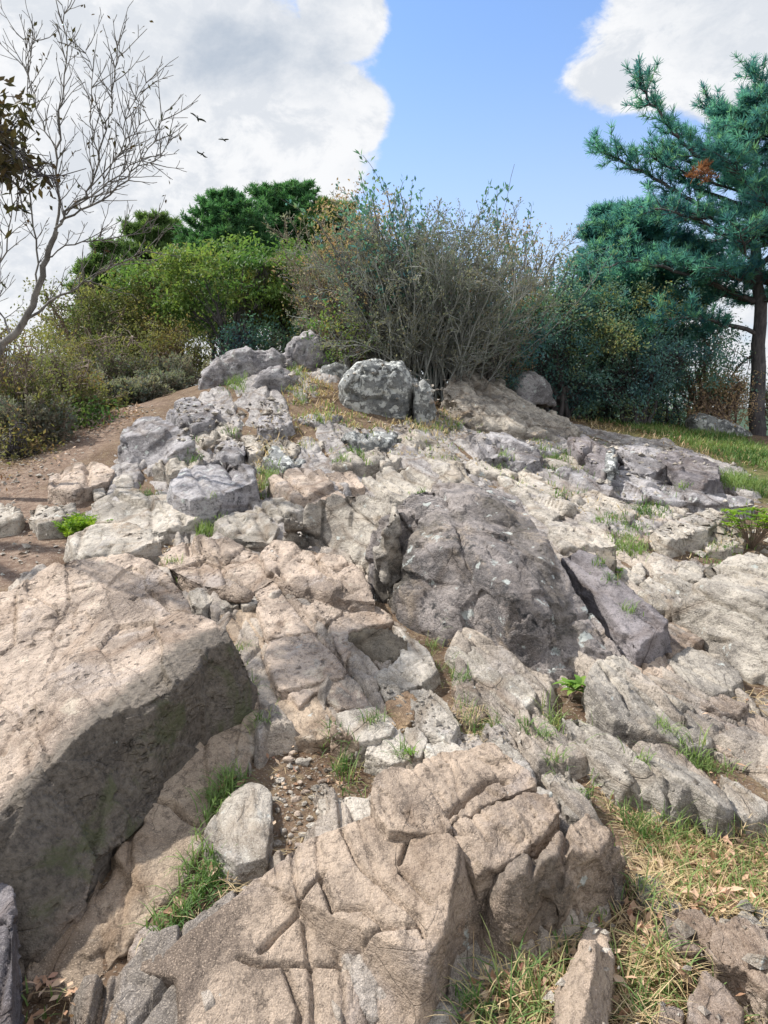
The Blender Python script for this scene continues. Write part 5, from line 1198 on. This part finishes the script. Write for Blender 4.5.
dry([(560,404),(640,412),(700,430),(850,470),(850,490),(720,462),(640,438),(590,428)], 1300, .09, .009, sp=.1, flat=.3)
hump = [(285,370),(300,372),(340,395),(350,412),(430,418),(440,380),(455,404),(470,425),(440,440),(400,430),(350,428),(320,425),(285,440),(262,470),(255,500),(248,495),(265,430),(290,415)]
dry(hump, 1700, .09, .009, sp=.05, flat=.4); green(hump, 700, .08, .009, sp=.05, tintc=.5)
cracks_ = [(262,430),(300,400),(440,420),(600,440),(700,470),(640,530),(600,545),(540,500),(450,470),(380,460),(300,470),(262,470)]
dry(cracks_, 1300, .05, .007, sp=.05, flat=.6); green(cracks_, 800, .05, .007, sp=.04, tintc=.5)
dry([(640,548),(690,520),(768,505),(800,520),(768,545),(700,560)], 600, .05, .005, flat=.9); green([(640,548),(690,520),(768,505),(768,545)], 240, .05, .006, tintc=.4)
dry([(60,415),(120,405),(130,415),(60,430)], 500, .08, .009, flat=.6); dry([(-20,430),(60,420),(90,440),(20,475),(-20,480)], 500, .08, .008, flat=.8)
dry([(600,660),(680,685),(800,690),(800,720),(700,700)], 300, .07, .003, flat=1.0)
dry([(0,990),(60,985),(75,1010),(60,1100),(0,1100)], 160, .07, .0025, flat=.8); green([(0,1000),(40,990),(50,1010),(10,1040)], 60, .05, .005, tintc=.1)
V, F, t = merge(G); me = mk_mesh('grass', V, F, LM['grass'], True, {'tint': t}); link('grass', me, kind='stuff', label='green grass growing in the cracks and on the slope', cat='grass')
V, F, t = merge(Dd); me = mk_mesh('dry_grass', V, F, LM['dry'], True, {'tint': t}); link('dry_grass', me, kind='stuff', label='dry straw coloured grass lying between the stones', cat='dry grass')
# leaf litter
LL = []
def litter(poly, n, L):
    q = low(scatter_px(poly, n, rng)); n = len(q); z = top(q[:, 0], q[:, 1]) + rng.uniform(.003, .02, n); d = rng.normal(size=(n, 3)) * np.array([1, 1, .25])
    V, F, t = leaves(np.column_stack([q, z]), L, L * .55, rng.uniform(0, 1, n), d, .75, rng); LL.append((V, F, t))
litter(BR, 2100, .028); litter([(700,860),(900,880),(900,1150),(600,1150),(560,1000)], 600, .032); litter([(600,665),(768,690),(800,780),(700,800),(620,790)], 260, .022)
litter([(0,985),(60,975),(75,1000),(80,1100),(0,1100)], 160, .026); litter(gully, 60, .04); litter([(430,375),(470,380),(500,410),(440,425),(420,410)], 700, .05); litter([(60,410),(140,405),(150,420),(60,440)], 500, .05); litter([(-60,430),(60,420),(90,440),(0,520),(-60,520)], 500, .035)
litter([(470,985),(540,960),(540,1060),(450,1060)], 120, .03); litter([(262,745),(340,745),(370,795),(330,800),(300,850),(240,885)], 110, .02); litter([(330,380),(440,400),(400,430),(300,430)], 500, .035)
litter([(560,402),(700,430),(768,450),(768,470),(620,430)], 700, .04)
V, F, t = merge(LL); me = mk_mesh('leaf_litter', V, F, LM['litter'], False, {'tint': t}); link('leaf_litter', me, kind='stuff', label='fallen brown leaves lying on the soil', cat='leaf litter')
# gravel on path and pockets
def gravel(polys):
    Vs = []; F = []; o = 0
    for poly, n, r in polys:
        q = scatter_px(poly, n, rng); z = top(q[:, 0], q[:, 1])
        for i in range(n):
            rr = r * rng.lognormal(0, .45); a = rng.normal(size=(6, 3)); c = np.array([[1,0,0],[0,1,0],[-1,0,0],[0,-1,0],[0,0,.6],[0,0,-.5]]) * rr + a * rr * .22
            v = c + np.array([q[i, 0], q[i, 1], z[i] + rr * .1]); Vs.append(v)
            for k in range(4): F.append((o + k, o + (k + 1) % 4, o + 4)); F.append((o + (k + 1) % 4, o + k, o + 5))
            o += 6
    me = mk_mesh('gravel', np.concatenate(Vs), np.array(F), MT['pale'], False); link('gravel', me, kind='stuff', label='small loose stones on path and soil', cat='gravel')
gravel([([(270,750),(335,750),(365,795),(322,830),(285,850),(275,800)], 320, .0035), ([(0,500),(60,470),(130,430),(160,410),(120,405),(60,440),(-60,480),(-60,600),(10,585),(70,555),(85,520)], 700, .012),
        ([(640,548),(700,520),(800,505),(800,545),(700,560)], 260, .014), (BR, 250, .008), (cracks_, 500, .014), (hump, 300, .014), ([(400,700),(520,740),(520,760),(420,750),(380,700)], 120, .007), ([(120,560),(165,548),(180,580)], 40, .01), ([(560,440),(620,440),(768,470),(768,500),(600,470)], 200, .015), ([(170,420),(300,400),(300,460),(180,470)], 240, .018)])
# ------------------------------------------------------------------ small plants
def leafy(name, label, cat, px, py, n, L, Wd, H, mat, seed, whorl=6, spread=.03, group=None):
    r = np.random.default_rng(seed); c = at(px, py, .02); z = float(top(c[0], c[1])[0]); root = plant(name, label, cat, (c[0], c[1], z), group); segs = []; LV = []
    for i in range(n):
        a = r.uniform(0, 6.28); e = np.array([c[0] + math.cos(a) * spread * r.uniform(.3, 1), c[1] + math.sin(a) * spread * r.uniform(.3, 1), z + H * r.uniform(.6, 1.1)])
        limb([(c[0], c[1], z - .01), ((c[0] + e[0]) / 2, (c[1] + e[1]) / 2, z + H * .45), e], .0022 + L * .01, .0012 + L * .008, segs, r, 3, .002)
        for k in range(whorl):
            t = 6.283 * k / whorl + r.uniform(-.3, .3); d = np.array([math.cos(t), math.sin(t), r.uniform(.05, .6)]); d /= np.linalg.norm(d); s = np.cross(d, UPZ); s /= np.linalg.norm(s); l = L * r.uniform(.7, 1.2)
            nn = np.cross(s, d); rows = [(0, .06, 0), (.2, .55, .05), (.45, 1, .06), (.7, .8, .02), (1, .03, -.12)]; v = []
            for tt, wf, zz in rows:
                m = e + d * l * tt + nn * l * zz
                v += [m - s * Wd * wf / 2 + nn * Wd * wf * .12, m, m + s * Wd * wf / 2 + nn * Wd * wf * .12]
            f = []
            for j in range(4):
                for q in range(2): f.append((3 * j + q, 3 * j + q + 1, 3 * j + q + 4, 3 * j + q + 3))
            LV.append((np.array(v), np.array(f), np.full(15, r.uniform(0, 1))))
    V, F = tubes(segs, 5); part('stem', root, V, F, BK['brown']); V, F, t = merge(LV); part('foliage', root, V, F, LM[mat], t)
leafy('sapling', 'fresh green leafy sapling growing in a crack below the great dark rock', 'sapling', 569, 700, 6, .055, .024, .075, 'fresh', 201, 6, .05)
leafy('ground_plant', 'bright green leafy plant by the right edge behind the humped rock', 'plant', 752, 546, 70, .06, .02, .24, 'fern', 202, 7, .22)
leafy('ground_plant', 'small broad leaved plant below the purple plate crack', 'plant', 618, 585, 7, .03, .015, .03, 'fresh', 203, 5, .04)
leafy('ground_plant', 'tiny green weed at the top of the bottom slab beside the cracked stone', 'plant', 412, 778, 3, .025, .007, .02, 'fresh', 204, 5, .015)
def fern():
    r = np.random.default_rng(210); c = at(80, 528, .05); z = float(base(c[0], c[1])); root = plant('fern_clump', 'bright yellow green fern clump beside the pointed flat slab', 'fern', (c[0], c[1], z)); LV = []
    for i in range(110):
        a = r.uniform(0, 6.28); l = r.uniform(.06, .12); d = np.array([math.cos(a) * r.uniform(.2, .9), math.sin(a) * r.uniform(.2, .9), 1.0]); d /= np.linalg.norm(d); s = np.cross(d, UPZ); s /= np.linalg.norm(s)
        b0 = np.array([c[0], c[1], z]) + np.array([r.normal() * .04, r.normal() * .07, .02])
        P = np.array([b0 + d * l * t + np.array([d[0], d[1], 0]) * .05 * t * t for t in np.linspace(.15, 1, 14)])
        for sg_ in (1, -1):
            V, F, t = leaves(P, .028, .011, np.full(len(P), r.uniform(0, 1)), np.repeat((s * sg_ + d * .4)[None], len(P), 0) * 2.5, .6, r); LV.append((V, F, t))
    V, F, t = merge(LV); part('fronds', root, V, F, LM['fern'], t, False)
fern()
